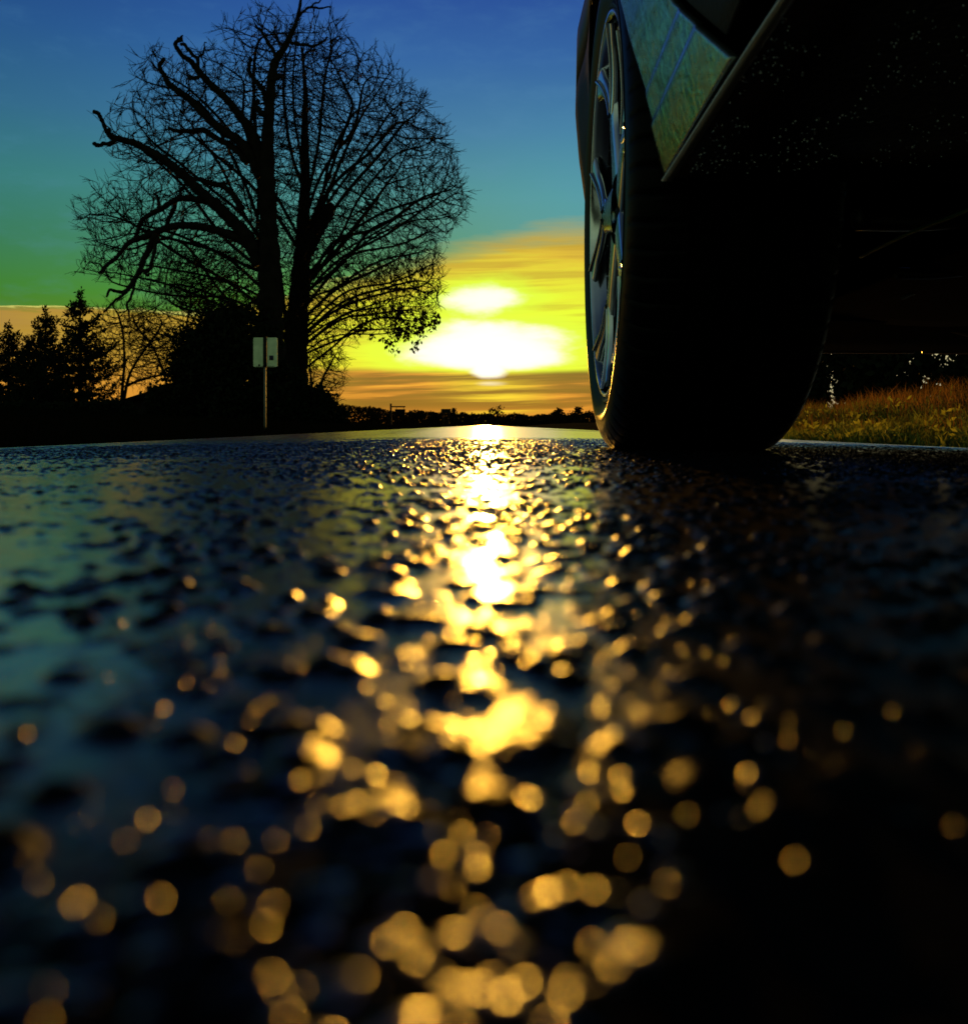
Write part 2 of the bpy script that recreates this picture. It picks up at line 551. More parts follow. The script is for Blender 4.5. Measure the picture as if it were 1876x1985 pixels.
def build_road():
    xp = [0.0]
    while xp[-1] < ROAD_HALF:
        a = xp[-1]
        xp.append(a + (0.0010 if a < 0.13 else (0.0016 if a < 0.62 else 0.0016 * 1.06 ** ((len(xp) - 440)))))
    xp[-1] = ROAD_HALF
    xs = np.concatenate([-np.array(xp[:0:-1]), xp])
    ys = [-1.2, -0.8, -0.5, -0.3, -0.15, -0.08, -0.04]
    y = -0.02
    while y < 420:
        ys.append(y)
        if y < 0.25: st = 0.0010
        elif y < 3.0: st = 0.0010 + 0.0013 * (y - 0.25)
        else: st = 0.006 + 0.03 * (y - 3.0)
        y += st
    ys = np.array(ys)
    Xg, Yg = np.meshgrid(xs, ys, indexing='ij')
    h, wet = road_height(Xg.ravel(), Yg.ravel())
    V = np.stack([Xg.ravel(), Yg.ravel(), h + camber(Xg.ravel())], -1)
    a, b = len(xs), len(ys)
    i = np.arange(a - 1)[:, None]
    j = np.arange(b - 1)[None]
    Fq = np.stack([i * b + j, (i + 1) * b + j, (i + 1) * b + j + 1, i * b + j + 1], -1).reshape(-1, 4)
    o = mesh_obj('road', V, Fq, M_road, smooth=True)
    att = o.data.attributes.new('wet', 'FLOAT', 'POINT')
    att.data.foreach_set('value', wet.astype(np.float32))
    tag(o, 'wet black asphalt road running straight to the sunset', 'road', kind='structure')
    print('road verts', len(V))


build_road()


def ground_z(x, y):
    """verge on the left, grass bank on the right, flat far away"""
    z = np.full_like(x, -0.135)
    fl = sstep(y, 60, 140)
    left = sstep(-x, ROAD_HALF, 6.0) * 0.20 + sstep(-x, 5.0, 16.0) * 0.45
    right = sstep(x, 2.75, 5.2) * (0.47 - 0.20 * sstep(y, 9, 20)) + sstep(x, 5, 10) * 0.12
    und = 0.05 * (vnoise(x / 1.3, y / 1.3, 61) - 0.5) * sstep(np.abs(x), ROAD_HALF, 3.6)
    return z + (left + right) * (1 - fl) + und


def build_ground():
    xs = np.concatenate([[-900, -400, -200, -100, -60, -40, -30], np.linspace(-24, -3, 60), np.linspace(-2.8, -2.62, 3), [-2.55, 0, 2.55],
                         np.linspace(2.62, 3.0, 5), np.linspace(3.1, 14, 60), [18, 25, 40, 60, 100, 200, 400, 900]])
    ys = np.concatenate([[-40, -10], np.linspace(-2, 40, 120), np.linspace(42, 150, 40), [200, 300, 500, 900, 1500]])
    Xg, Yg = np.meshgrid(xs, ys, indexing='ij')
    z = ground_z(Xg.ravel(), Yg.ravel())
    z = np.where(np.abs(Xg.ravel()) < 2.6, -0.19, z)
    V = np.stack([Xg.ravel(), Yg.ravel(), z], -1)
    a, b = len(xs), len(ys)
    i = np.arange(a - 1)[:, None]
    j = np.arange(b - 1)[None]
    Fq = np.stack([i * b + j, (i + 1) * b + j, (i + 1) * b + j + 1, i * b + j + 1], -1).reshape(-1, 4)
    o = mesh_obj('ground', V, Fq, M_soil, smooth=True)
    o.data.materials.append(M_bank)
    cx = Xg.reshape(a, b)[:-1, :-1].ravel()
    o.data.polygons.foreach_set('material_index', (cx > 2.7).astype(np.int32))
    tag(o, 'dark grassy ground beside the wet road', 'ground', kind='structure')


build_ground()


def blades(n, xr, yr, hr, wr, lean, seed, zfun, mask=None):
    g = np.random.default_rng(seed)
    x = g.uniform(*xr, n)
    y = yr[0] + (yr[1] - yr[0]) * g.random(n) ** 1.4
    if mask is not None:
        k = g.random(n) < mask(x, y)
        x, y = x[k], y[k]
        n = len(x)
    z = zfun(x, y) - 0.01
    h = g.uniform(*hr, n) * (0.6 + 0.8 * vnoise(x / 0.5, y / 0.5, seed))
    w = g.uniform(*wr, n)
    a = g.uniform(0, 6.283, n)
    la = g.uniform(0, 6.283, n)
    ln = g.uniform(0, lean, n) * h
    dx, dy = np.cos(a) * w, np.sin(a) * w
    p0 = np.stack([x - dx, y - dy, z], -1)
    p1 = np.stack([x + dx, y + dy, z], -1)
    mx, my = x + np.cos(la) * ln * 0.35, y + np.sin(la) * ln * 0.35
    p2 = np.stack([mx + dx * 0.7, my + dy * 0.7, z + h * 0.55], -1)
    p3 = np.stack([mx - dx * 0.7, my - dy * 0.7, z + h * 0.55], -1)
    p4 = np.stack([x + np.cos(la) * ln, y + np.sin(la) * ln, z + h], -1)
    V = np.stack([p0, p1, p2, p3, p4], 1).reshape(-1, 3)
    b = np.arange(n) * 5
    return V, [np.stack([b, b + 1, b + 2, b + 3], -1), np.stack([b + 3, b + 2, b + 4], -1)]


def gz(x, y):
    return ground_z(np.asarray(x, float), np.asarray(y, float))


V, Fc = blades(70000, (3.0, 9.0), (4.5, 24.0), (0.05, 0.26), (0.0018, 0.005), 0.9, 101, gz, lambda x, y: 0.25 + 0.75 * sstep(vnoise(x / 0.7, y / 0.7, 7), 0.35, 0.6))
tag(mesh_obj('dry_grass', V, Fc, M_gbrown), 'tall brown dry grass covering the roadside bank beneath the car', 'grass', kind='stuff')
def weeds():
    g = np.random.default_rng(131)
    C = []
    for k in range(260):
        y = 4.2 + 11 * g.random() ** 1.5
        x = 2.7 + abs(g.normal(0, 0.75))
        m = int(g.integers(5, 16))
        p = np.stack([x + g.normal(0, 0.05, m), y + g.normal(0, 0.06, m), gz(np.full(m, x), np.full(m, y)) + g.uniform(0.01, 0.14, m)], -1)
        C.append(p)
    C = np.concatenate(C)
    n = len(C)
    d = g.normal(0, 1, (n, 3))
    d[:, 2] = np.abs(d[:, 2]) * 0.8
    d /= np.linalg.norm(d, axis=1)[:, None]
    w = np.cross(d, g.normal(0, 1, (n, 3)))
    w /= np.linalg.norm(w, axis=1)[:, None]
    sz = g.uniform(0.03, 0.08, n)[:, None]
    V = np.stack([C, C + d * sz * 0.5 + w * sz * 0.22, C + d * sz, C + d * sz * 0.5 - w * sz * 0.22], 1).reshape(-1, 3)
    i = np.arange(n) * 4
    return V, np.stack([i, i + 1, i + 2, i + 3], -1)


V, Fc = weeds()
tag(mesh_obj('roadside_weeds', V, Fc, mat_simple('weed_leaves', (0.50, 0.50, 0.06), 0.7, spec=0.1, noise_scale=5.0, col2=(0.16, 0.17, 0.02), transl=0.6)), 'low leafy yellow green weeds scattered along the foot of the bank', 'weeds', kind='stuff')
V, Fc = blades(45000, (2.66, 5.2), (4.0, 20.0), (0.03, 0.17), (0.003, 0.011), 0.9, 103, gz, lambda x, y: sstep(4.8 - x + 1.2 * (vnoise(x / 0.6, y / 0.6, 9) - 0.5), 0.0, 1.6))
tag(mesh_obj('green_grass', V, Fc, M_ggreen), 'short yellow green grass and weeds along the road edge on the bank', 'grass', kind='stuff')
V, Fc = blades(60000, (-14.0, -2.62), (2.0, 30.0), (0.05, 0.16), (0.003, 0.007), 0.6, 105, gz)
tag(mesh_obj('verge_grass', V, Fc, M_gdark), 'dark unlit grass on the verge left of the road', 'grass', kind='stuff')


# pale mottled line along the right side of the road
mb = MB()
yy = np.concatenate([np.linspace(1.5, 14, 60), np.linspace(15, 90, 40)])
xa, xb = 2.34, 2.46
wob = 0.008 * np.sin(yy * 3.1)
mb.grid(np.stack([np.stack([np.full_like(yy, q) + wob, yy, np.full_like(yy, camber(q) + 0.0035)], -1) for q in (xa, (xa + xb) / 2, xb)]))
tag(mb.build('edge_line', M_white), 'pale mottled edge line on the road beside the bank', 'road marking', kind='structure')


# beads of water standing on the asphalt
def build_drops():
    g = np.random.default_rng(23)
    n1, n2 = 12000, 6000
    y = np.concatenate([0.10 + 0.80 * g.random(n1) ** 1.3, 0.026 + 0.36 * g.random(n2) ** 1.15])
    x = np.concatenate([g.uniform(-0.62, 0.62, n1) * (0.30 + 1.0 * y[:n1]), g.normal(0.04, 0.36, n2) * (0.06 + 0.30 * y[n1:])])
    r = np.concatenate([g.uniform(0.0005, 0.0012, n1) * (0.75 + 0.9 * np.clip(y[:n1], 0, 0.8)), g.uniform(0.00030, 0.00130, n2) * (1 + 0.7 * (g.random(n2) > 0.85))])
    keep = (vnoise(x / 0.03, y / 0.03, 71) > 0.34) & ((np.abs(x + 0.0) < 0.035 + 0.16 * y) | (g.random(len(x)) < 0.45))
    x, y, r = x[keep], y[keep], r[keep]
    n = len(x)
    h, _ = road_height(x, y)
    z = h + camber(x)
    seg, ring = 10, 4
    tilt = 0.09 + 0.36 * g.random(n) ** 3.6
    el_ = np.linspace(0, np.pi / 2, ring + 1)[:-1]
    a = np.arange(seg) / seg * 2 * np.pi
    vs = []
    for e in el_:
        vs.append(np.stack([np.cos(a) * np.cos(e), np.sin(a) * np.cos(e), np.full(seg, np.sin(e))], -1))
    unit = np.concatenate(vs + [np.array([[0, 0, 1.0]])])
    nv = len(unit)
    sc = np.stack([r * g.uniform(0.85, 1.25, n), r * g.uniform(0.85, 1.25, n), r * tilt], -1)
    P = unit[None] * sc[:, None] + np.stack([x, y, z - r * 0.10], -1)[:, None]
    q = np.array([[i * seg + j, i * seg + (j + 1) % seg, (i + 1) * seg + (j + 1) % seg, (i + 1) * seg + j] for i in range(ring - 1) for j in range(seg)])
    t3 = np.array([[(ring - 1) * seg + j, (ring - 1) * seg + (j + 1) % seg, nv - 1] for j in range(seg)])
    off = (np.arange(n) * nv)[:, None, None]
    o = mesh_obj('water_drops', P.reshape(-1, 3), [(q[None] + off).reshape(-1, 4), (t3[None] + off).reshape(-1, 3)], M_drop, smooth=True)
    tag(o, 'beads of rain water glinting on the black asphalt', 'water', kind='stuff')


build_drops()


# ------------------------------------------------------------------ trees
def dz(p):            # points traced at the scale of an enlarged view of the upper left quarter of the photograph
    return p[0] * 0.5335, p[1] * 0.5335


def smooth_path(P, n=8):
    P = np.asarray(P, float)
    out = []
    for i in range(len(P) - 1):
        p0, p1, p2, p3 = P[max(i - 1, 0)], P[i], P[i + 1], P[min(i + 2, len(P) - 1)]
        for t in np.arange(n) / n:
            out.append(0.5 * ((2 * p1) + (-p0 + p2) * t + (2 * p0 - 5 * p1 + 4 * p2 - p3) * t ** 2 + (-p0 + 3 * p1 - 3 * p2 + p3) * t ** 3))
    out.append(P[-1])
    return np.array(out)


def gnarl(P, rad, amp, seed):
    g = np.random.default_rng(seed)
    P = P.copy()
    n = len(P)
    for f in (5, 11, 23):
        ph = g.uniform(0, 6.28, 3)
        P += amp * 5 / f * np.sin(np.arange(n)[:, None] / max(n, 2) * f * 2.2 + ph) * np.clip(np.arange(n) / 5, 0, 1)[:, None]
    rad = rad * (1 + 0.14 * np.sin(np.arange(n) * 1.7 + seed) * g.uniform(0.3, 1, n))
    return P, rad


PXM = 1.0 / F


def limb_path(pts, d0, depth_to, seed, amp=0.05):
    """pts: (x, y, width) at enlarged-view scale; d0: distance of the tree; depth_to: how far the tip leans towards (-) or away (+)"""
    n = len(pts)
    P, W = [], []
    for i, (x, y, w) in enumerate(pts):
        d = d0 + depth_to * (i / (n - 1)) ** 1.2
        X, Y = dz((x, y))
        P.append(at(X, Y, d))
        W.append(w * 0.5335 * PXM * d / 2)
    Q = smooth_path(np.concatenate([np.array(P), np.array(W)[:, None]], 1), 7)
    return gnarl(Q[:, :3], np.maximum(Q[:, 3], 0.012), amp, seed)


# the dead old tree with broken limbs
D1 = 38.0
dead = empty('dead_tree', (*at(525, HY, D1)[:2], 0.1))
INV1 = -np.array(dead.location)


def child_tube(mbs, P, r, k=9):
    mbs.tube(P + INV1, r, k)


trunk = MB()
P, r = limb_path([(985, 1580, 170), (986, 1480, 120), (988, 1300, 100), (985, 1130, 92), (980, 950, 80), (972, 800, 66), (970, 640, 54), (973, 480, 44), (982, 340, 36), (998, 235, 30), (1035, 175, 24), (1065, 110, 17), (1082, 50, 13), (1090, 0, 11), (1093, -40, 8)], D1, -0.6, 1, 0.03)
child_tube(trunk, P, r, 14)
for pts, s in [([(1082, 60, 10), (1105, 42, 9), (1130, 22, 9), (1165, 30, 7), (1205, 24, 5)], 2), ([(1130, 22, 7), (1150, 8, 6), (1168, 0, 4)], 3),
               ([(1008, 225, 14), (985, 170, 15), (960, 130, 12), (930, 92, 9)], 4), ([(1050, 150, 13), (1090, 160, 12), (1140, 165, 10), (1190, 135, 7)], 5),
               ([(972, 420, 24), (945, 405, 22), (928, 385, 20), (938, 365, 16)], 6), ([(985, 290, 14), (1010, 278, 16), (1022, 276, 12)], 66)]:
    P, r = limb_path(pts, D1 - 0.5, 0.3, s, 0.02)
    child_tube(trunk, P, r)
trunk.build('trunk', M_bark, dead, smooth=True)
LIMBS = [
    # (list of strands, lean)
    ([[(955, 640, 46), (945, 560, 42), (905, 465, 36), (860, 400, 30), (820, 350, 27), (760, 300, 26), (715, 255, 24), (692, 225, 20), (665, 205, 17), (648, 175, 16), (642, 148, 14), (660, 140, 9)],
      [(722, 262, 18), (712, 215, 14), (688, 178, 13), (655, 160, 12)], [(716, 225, 8), (735, 190, 7), (750, 150, 4)], [(735, 275, 14), (700, 280, 15), (684, 284, 10)], [(640, 150, 8), (655, 138, 8), (664, 132, 6)]], -2.0),
    ([[(972, 380, 22), (960, 340, 20), (935, 300, 18), (912, 270, 16), (903, 245, 15), (910, 208, 12)]], 0.8),
    ([[(945, 640, 44), (905, 560, 40), (850, 500, 36), (800, 462, 33), (740, 410, 30), (690, 360, 27), (640, 325, 24), (605, 300, 21), (588, 265, 18), (580, 240, 16), (585, 225, 16), (600, 212, 13)]], -1.0),
    ([[(900, 590, 30), (850, 540, 26), (800, 505, 22), (745, 475, 20), (690, 478, 18), (650, 474, 15), (615, 460, 11)]], 1.0),
    ([[(935, 920, 60), (890, 850, 54), (840, 795, 46), (780, 735, 42), (720, 685, 40), (660, 635, 36), (600, 590, 34), (540, 548, 30), (490, 522, 27), (450, 508, 24), (412, 495, 22), (392, 470, 15), (372, 435, 15), (355, 415, 15), (338, 405, 15)],
      [(425, 500, 18), (400, 520, 17), (370, 525, 15), (338, 518, 16)], [(400, 500, 12), (398, 482, 10), (392, 470, 10)]], -2.5),
    ([[(945, 960, 60), (910, 895, 46), (850, 860, 36), (790, 835, 32), (730, 820, 29), (670, 818, 28), (610, 828, 26), (560, 850, 24), (510, 870, 22), (460, 890, 18), (425, 925, 15), (395, 950, 14), (372, 980, 14), (362, 990, 10)],
      [(570, 850, 22), (545, 895, 24), (520, 945, 20), (500, 990, 18), (470, 1050, 16), (430, 1062, 13), (395, 1055, 10), (385, 1075, 8)], [(575, 860, 14), (560, 910, 13), (540, 975, 14), (515, 985, 14), (535, 1000, 9)],
      [(470, 1050, 14), (440, 1075, 11), (410, 1100, 9), (380, 1130, 8)], [(500, 1000, 12), (478, 1060, 10), (466, 1110, 9), (468, 1150, 5)]], -1.5),
    ([[(800, 745, 30), (740, 728, 26), (690, 722, 24), (645, 725, 22), (600, 745, 20), (560, 770, 19), (525, 795, 16), (508, 820, 14), (495, 850, 14), (480, 875, 9)], [(580, 755, 10), (575, 725, 9), (566, 705, 8), (580, 690, 5)], [(640, 725, 18), (625, 770, 16), (612, 800, 16), (600, 825, 12)], [(650, 720, 14), (660, 690, 13), (675, 660, 10)]], 1.5),
    ([[(880, 760, 28), (840, 700, 22), (795, 672, 20), (745, 655, 18), (700, 652, 14), (672, 660, 9)]], 2.0),
]
for li, (strands, lean) in enumerate(LIMBS):
    mb = MB()
    for si, st in enumerate(strands):
        P, r = limb_path(st, D1 + (0 if si == 0 else lean * 0.8), lean if si == 0 else lean * 0.2, 20 + li * 7 + si, 0.035)
        child_tube(mb, P, r)
    mb.build('limb', M_bark, dead, smooth=True)
tag(dead, 'huge dead tree with thick broken bare limbs behind the grey sign', 'tree')


# space colonisation: grows a branching crown from a set of stems towards points spread in the crown
def colonise(stems, attract, step, infl, kill, iters, up=0.0, seed=1, maxn=14000):
    g = np.random.default_rng(seed)
    nodes, par = [], []
    for S in stems:
        base = None
        for i, p in enumerate(S['P']):
            nodes.append(p)
            if i == 0:
                par.append(S.get('parent', -1) if S.get('parent', -1) == -1 else S['parent'])
            else:
                par.append(len(nodes) - 2)
    nodes = [np.array(p, float) for p in nodes]
    A = attract.copy()
    N = np.array(nodes)
    best = np.full(len(A), 1e9)
    bi = np.zeros(len(A), int)
    for c in range(0, len(N), 64):
        dd = np.linalg.norm(A[:, None] - N[None, c:c + 64], axis=2)
        k = dd.argmin(1)
        v = dd[np.arange(len(A)), k]
        u = v < best
        best[u] = v[u]
        bi[u] = k[u] + c
    nch = np.zeros(len(N), int)
    for it in range(iters):
        live = best < infl
        if not live.any() or len(nodes) > maxn:
            break
        tgt = bi[live]
        dirs = A[live] - N[tgt]
        dirs /= np.linalg.norm(dirs, axis=1)[:, None] + 1e-9
        uniq, inv = np.unique(tgt, return_inverse=True)
        acc = np.zeros((len(uniq), 3))
        np.add.at(acc, inv, dirs)
        acc += g.normal(0, 0.03, acc.shape)
        acc[:, 2] += up
        ln = np.linalg.norm(acc, axis=1)
        acc /= ln[:, None] + 1e-9
        new = N[uniq] + acc * step
        okc = nch[uniq] < 3
        if not okc.all():
            dead_ = np.isin(bi, uniq[~okc]) & live
            best[dead_] = -1.0
        uniq, new = uniq[okc], new[okc]
        if len(uniq) == 0:
            A, best, bi = A[best >= 0], best[best >= 0], bi[best >= 0]
            continue
        nch[uniq] += 1
        nch = np.concatenate([nch, np.zeros(len(new), int)])
        base = len(nodes)
        for p, q in zip(new, uniq):
            nodes.append(p)
            par.append(int(q))
        N = np.concatenate([N, new])
        for c in range(0, len(new), 64):
            dd = np.linalg.norm(A[:, None] - new[None, c:c + 64], axis=2)
            k = dd.argmin(1)
            v = dd[np.arange(len(A)), k]
            u = v < best
            best[u] = v[u]
            bi[u] = k[u] + base + c
        keep = best > kill
        A, best, bi = A[keep], best[keep], bi[keep]
        if len(A) == 0:
            break
    return N, np.array(par)


def branch_mesh(mb, N, par, rtip, expo, rmax, kfine=4, twig=0.0, twign=0, seed=3, from_node=0, up=0.3, droop=0.0):
    n = len(N)
    ch = [[] for _ in range(n)]
    for i, p in enumerate(par):
        if p >= 0:
            ch[p].append(i)
    s = np.zeros(n)
    for i in range(n - 1, -1, -1):
        if not ch[i]:
            s[i] = rtip ** expo
        if par[i] >= 0:
            s[par[i]] += s[i]
    r = np.minimum(s ** (1 / expo), rmax)
    # chains: follow the thickest child
    done = np.zeros(n, bool)
    starts = [i for i in range(n) if par[i] < 0]
    stack = list(starts)
    while stack:
        i = stack.pop()
        chain = [par[i]] if par[i] >= 0 else []
        c = i
        while True:
            chain.append(c)
            if not ch[c]:
                break
            nxt = max(ch[c], key=lambda q: s[q])
            for q in ch[c]:
                if q != nxt:
                    stack.append(q)
            c = nxt
        if len(chain) < 2:
            continue
        P = N[chain]
        rr = r[chain].copy()
        if par[i] >= 0:
            rr[0] = rr[1]
        if len(P) > 3:
            P2 = P.copy()
            P2[1:-1] = P[1:-1] * 0.5 + (P[:-2] + P[2:]) * 0.25
            P = P2
        k = 8 if rr.max() > 0.10 else (5 if rr.max() > 0.035 else 3)
        mb.tube(P, rr, k, cap=False)
    if twign:
        g = np.random.default_rng(seed)
        tips = [i for i in range(n) if r[i] < rtip * 2.6]
        for i in tips:
            p = par[i]
            d = N[i] - N[p] if p >= 0 else np.array([0, 0, 1.0])
            d = d / (np.linalg.norm(d) + 1e-9)
            m = twign if not ch[i] else max(1, twign // 3)
            for _ in range(m):
                v = d + g.normal(0, 0.22, 3) + np.array([0, 0, up * 0.6 - droop])
                v /= np.linalg.norm(v)
                L = twig * g.uniform(0.5, 1.2)
                q = N[i] + v * L * 0.5 + g.normal(0, 0.05 * L, 3)
                e = q + (v + g.normal(0, 0.16, 3)) * L * 0.5
                mb.tube(np.array([N[i], q, e]), [rtip * 0.85, rtip * 0.7, rtip * 0.5], 3, cap=False)
    return r


def inside(poly, x, y):
    poly = np.asarray(poly, float)
    res = np.zeros(len(x), bool)
    j = len(poly) - 1
    for i in range(len(poly)):
        xi, yi = poly[i]
        xj, yj = poly[j]
        c = ((yi > y) != (yj > y)) & (x < (xj - xi) * (y - yi) / (yj - yi + 1e-9) + xi)
        res ^= c
        j = i
    return res


D2 = 43.0
CROWN = [(1000, 45), (1060, 62), (1110, 85), (1180, 85), (1240, 95), (1275, 160), (1320, 190), (1370, 235), (1440, 245), (1475, 300), (1540, 345), (1585, 420), (1640, 490), (1665, 570),
         (1690, 640), (1720, 740), (1690, 800), (1640, 840), (1580, 870), (1600, 930), (1625, 980), (1610, 1030), (1630, 1080), (1600, 1130), (1560, 1180), (1505, 1240), (1440, 1240), (1330, 1190), (1240, 1270),
         (1230, 1350), (1130, 1390), (1060, 1300), (1000, 1150), (900, 1120), (780, 1150), (640, 1130), (560, 1060), (430, 1050), (260, 1010), (300, 960), (350, 975), (300, 900), (290, 820), (310, 760), (370, 740), (430, 700),
         (470, 690), (470, 610), (415, 560), (450, 540), (455, 470), (480, 385), (530, 330), (540, 260), (575, 195), (640, 210), (700, 240), (760, 200), (830, 195), (855, 130), (895, 70), (950, 50)]


def crown_points(poly, n, d0, depth, seed, dens=None):
    g = np.random.default_rng(seed)
    x0, x1 = min(p[0] for p in poly), max(p[0] for p in poly)
    y0, y1 = min(p[1] for p in poly), max(p[1] for p in poly)
    pts = []
    cxm, cym = (x0 + x1) / 2, (y0 + y1) / 2
    while len(pts) < n:
        x = g.uniform(x0, x1, 4000)
        y = g.uniform(y0, y1, 4000)
        k = inside(poly, x, y)
        x, y = x[k], y[k]
        q = ((x - cxm) / (x1 - x0) * 2) ** 2 + ((y - cym) / (y1 - y0) * 2) ** 2
        dep = g.uniform(-1, 1, len(x)) * depth * np.sqrt(np.clip(1.1 - q, 0.04, 1))
        for a, b, c in zip(x, y, dep):
            if dens is None or g.random() < dens(a, b):
                X, Y = dz((a, b))
                d = d0 + c
                # keep the outline of the crown at its true size at this tree's mean distance
                p = at(X, Y, d0)
                pts.append((p[0], d, p[2]))
    return np.array(pts[:n])


def stem_pts(pts, d0, lean, step=0.45, seed=5):
    P, r = limb_path([(x, y, w) for x, y, w in pts], d0, lean, seed, 0.02)
    L = np.concatenate([[0], np.cumsum(np.linalg.norm(np.diff(P, axis=0), axis=1))])
    s = np.arange(0, L[-1], step)
    return np.stack([np.interp(s, L, P[:, i]) for i in range(3)], -1)


bare = empty('bare_tree', (*at(575, HY, D2)[:2], 0.1))
INV2 = -np.array(bare.location)
T2 = [(1062, 1560, 150), (1070, 1440, 98), (1072, 1300, 88), (1080, 1150, 80), (1092, 1000, 70), (1103, 880, 56), (1107, 760, 44), (1108, 620, 34), (1105, 500, 28), (1108, 380, 20), (1104, 260, 13), (1098, 170, 8)]
T2b = [(1050, 1320, 70), (1035, 1150, 66), (1015, 1000, 60), (960, 900, 46), (900, 800, 38), (850, 700, 30), (800, 600, 22), (740, 520, 15), (690, 440, 9)]
tr2 = MB()
P, r = limb_path(T2, D2, 0.4, 41, 0.03)
tr2.tube(P + INV2, r, 12)
P, r = limb_path([(1100, 960, 44), (1130, 890, 44), (1160, 830, 44), (1185, 785, 46), (1195, 760, 42), (1206, 742, 14)], D2 - 0.4, -1.0, 42, 0.02)
tr2.tube(P + INV2, r, 10)
for e in ([(1192, 765, 12), (1190, 720, 9), (1196, 685, 5)], [(1180, 760, 10), (1168, 715, 8), (1160, 690, 4)], [(1190, 780, 12), (1206, 790, 10), (1210, 805, 4)]):
    P, r = limb_path(e, D2 - 1.3, -0.1, 43, 0.01)
    tr2.tube(P + INV2, r, 6)
tr2.build('trunk', M_bark, bare, smooth=True)

stems = [{'P': stem_pts(T2[2:], D2, 0.4, 0.45)}, {'P': stem_pts(T2b, D2, 1.2, 0.45)}]
for s in ([(1095, 1010, 0), (1180, 960, 0), (1260, 860, 0), (1340, 760, 0), (1410, 660, 0)], [(1090, 1120, 0), (1160, 1050, 0), (1240, 960, 0), (1340, 870, 0), (1440, 820, 0), (1540, 790, 0)],
          [(1100, 900, 0), (1150, 760, 0), (1200, 620, 0), (1250, 480, 0), (1290, 370, 0)], [(1106, 760, 0), (1140, 620, 0), (1160, 480, 0), (1175, 330, 0), (1190, 220, 0)],
          [(1090, 1220, 0), (1150, 1180, 0), (1230, 1120, 0), (1320, 1060, 0), (1420, 1050, 0), (1520, 1050, 0)], [(1088, 1360, 0), (1140, 1310, 0), (1200, 1270, 0), (1290, 1190, 0), (1390, 1150, 0), (1480, 1160, 0)],
          [(1010, 1010, 0), (880, 960, 0), (760, 900, 0), (640, 850, 0), (520, 820, 0), (420, 800, 0)], [(1030, 1130, 0), (900, 1050, 0), (770, 1010, 0), (640, 980, 0), (500, 960, 0), (400, 990, 0)],
          [(985, 940, 0), (930, 780, 0), (870, 620, 0), (800, 480, 0), (730, 370, 0)], [(1000, 960, 0), (960, 700, 0), (930, 500, 0), (920, 340, 0), (925, 220, 0), (940, 120, 0)],
          [(1105, 880, 0), (1200, 720, 0), (1290, 600, 0), (1370, 480, 0), (1430, 380, 0)], [(1108, 700, 0), (1060, 560, 0), (1035, 420, 0), (1030, 300, 0), (1045, 190, 0)],
          [(960, 880, 0), (860, 760, 0), (760, 680, 0), (660, 600, 0), (560, 520, 0)], [(1085, 1080, 0), (1190, 1060, 0), (1300, 990, 0), (1400, 940, 0), (1500, 920, 0)]):
    stems.append({'P': stem_pts(s, D2 + rng.uniform(-0.5, 0.5), rng.uniform(-3.0, 3.0), 0.45, int(rng.integers(99)))})
gq = np.random.default_rng(17)
ctr = np.array([1060.0, 930.0])
ring = np.array([(960 + (x - 960) * (0.955 if x < 960 else 0.985), 700 + (y - 700) * 0.96) for x, y in CROWN], float)
for k in range(38):
    q = ring[gq.integers(len(ring))] * 0.5 + ring[gq.integers(len(ring))] * 0.0
    i0 = gq.integers(len(ring))
    B = ring[i0] + (ring[(i0 + 1) % len(ring)] - ring[i0]) * gq.random()
    if B[1] > 1200 and gq.random() < 0.5:
        continue
    h = np.clip((1150 - B[1]) / 1100, 0, 1)
    oy = 1300 - 620 * h * gq.uniform(0.5, 1.0)
    O = np.array([np.interp(oy, [600, 900, 1300], [1108, 1100, 1080]), oy])
    if B[0] < 950 and gq.random() < 0.75:
        O = np.array([np.interp(oy, [600, 900, 1300], [800, 960, 1050]), oy])
    E = O + (B - O) * gq.uniform(0.72, 0.9)
    m1 = O + (E - O) * 0.33 + np.array([gq.normal(0, 16), gq.normal(-0.09, 0.06) * abs(E[0] - O[0])])
    m2 = O + (E - O) * 0.68 + np.array([gq.normal(0, 22), gq.normal(-0.06, 0.06) * abs(E[0] - O[0])])
    stems.append({'P': stem_pts([(*O, 0), (*m1, 0), (*m2, 0), (*E, 0)], D2 + gq.uniform(-0.4, 0.4), gq.uniform(-4.2, 4.2), 0.40, int(gq.integers(999)))})
CROWN_IN = [(960 + (x - 960) * (0.955 if x < 960 else 0.985), 700 + (y - 700) * 0.96) for x, y in CROWN]
att = crown_points(CROWN_IN, 16500, D2, 5.0, 11, lambda a, b: 0.95 if a > 1000 else 0.60)
N, par = colonise(stems, att, 0.28, 2.2, 0.30, 120, up=0.03, seed=5, maxn=36000)
print('bare tree nodes', len(N))
cr = MB()
branch_mesh(cr, N + INV2, par, 0.0140, 2.75, 0.16, twig=0.52, twign=4, seed=9)
cr.build('crown', M_twig, bare)
# dry leaves still hanging on the low right boughs
g = np.random.default_rng(77)


def leaf_cards(C, size, g, droop=0.6, asp=0.5):
    n = len(C)
    d = g.normal(0, 1, (n, 3))
    d[:, 2] -= droop * 2
    d /= np.linalg.norm(d, axis=1)[:, None]
    w = np.cross(d, g.normal(0, 1, (n, 3)))
    w /= np.linalg.norm(w, axis=1)[:, None] + 1e-9
    s = (size * g.uniform(0.6, 1.3, n))[:, None]
    a, b, c, e = C, C + d * s * 0.55 + w * s * asp * 0.5, C + d * s, C + d * s * 0.5 - w * s * asp * 0.5
    V = np.stack([a, b, c, e], 1).reshape(-1, 3)
    i = np.arange(n) * 4
    return V, np.stack([i, i + 1, i + 2, i + 3], -1)


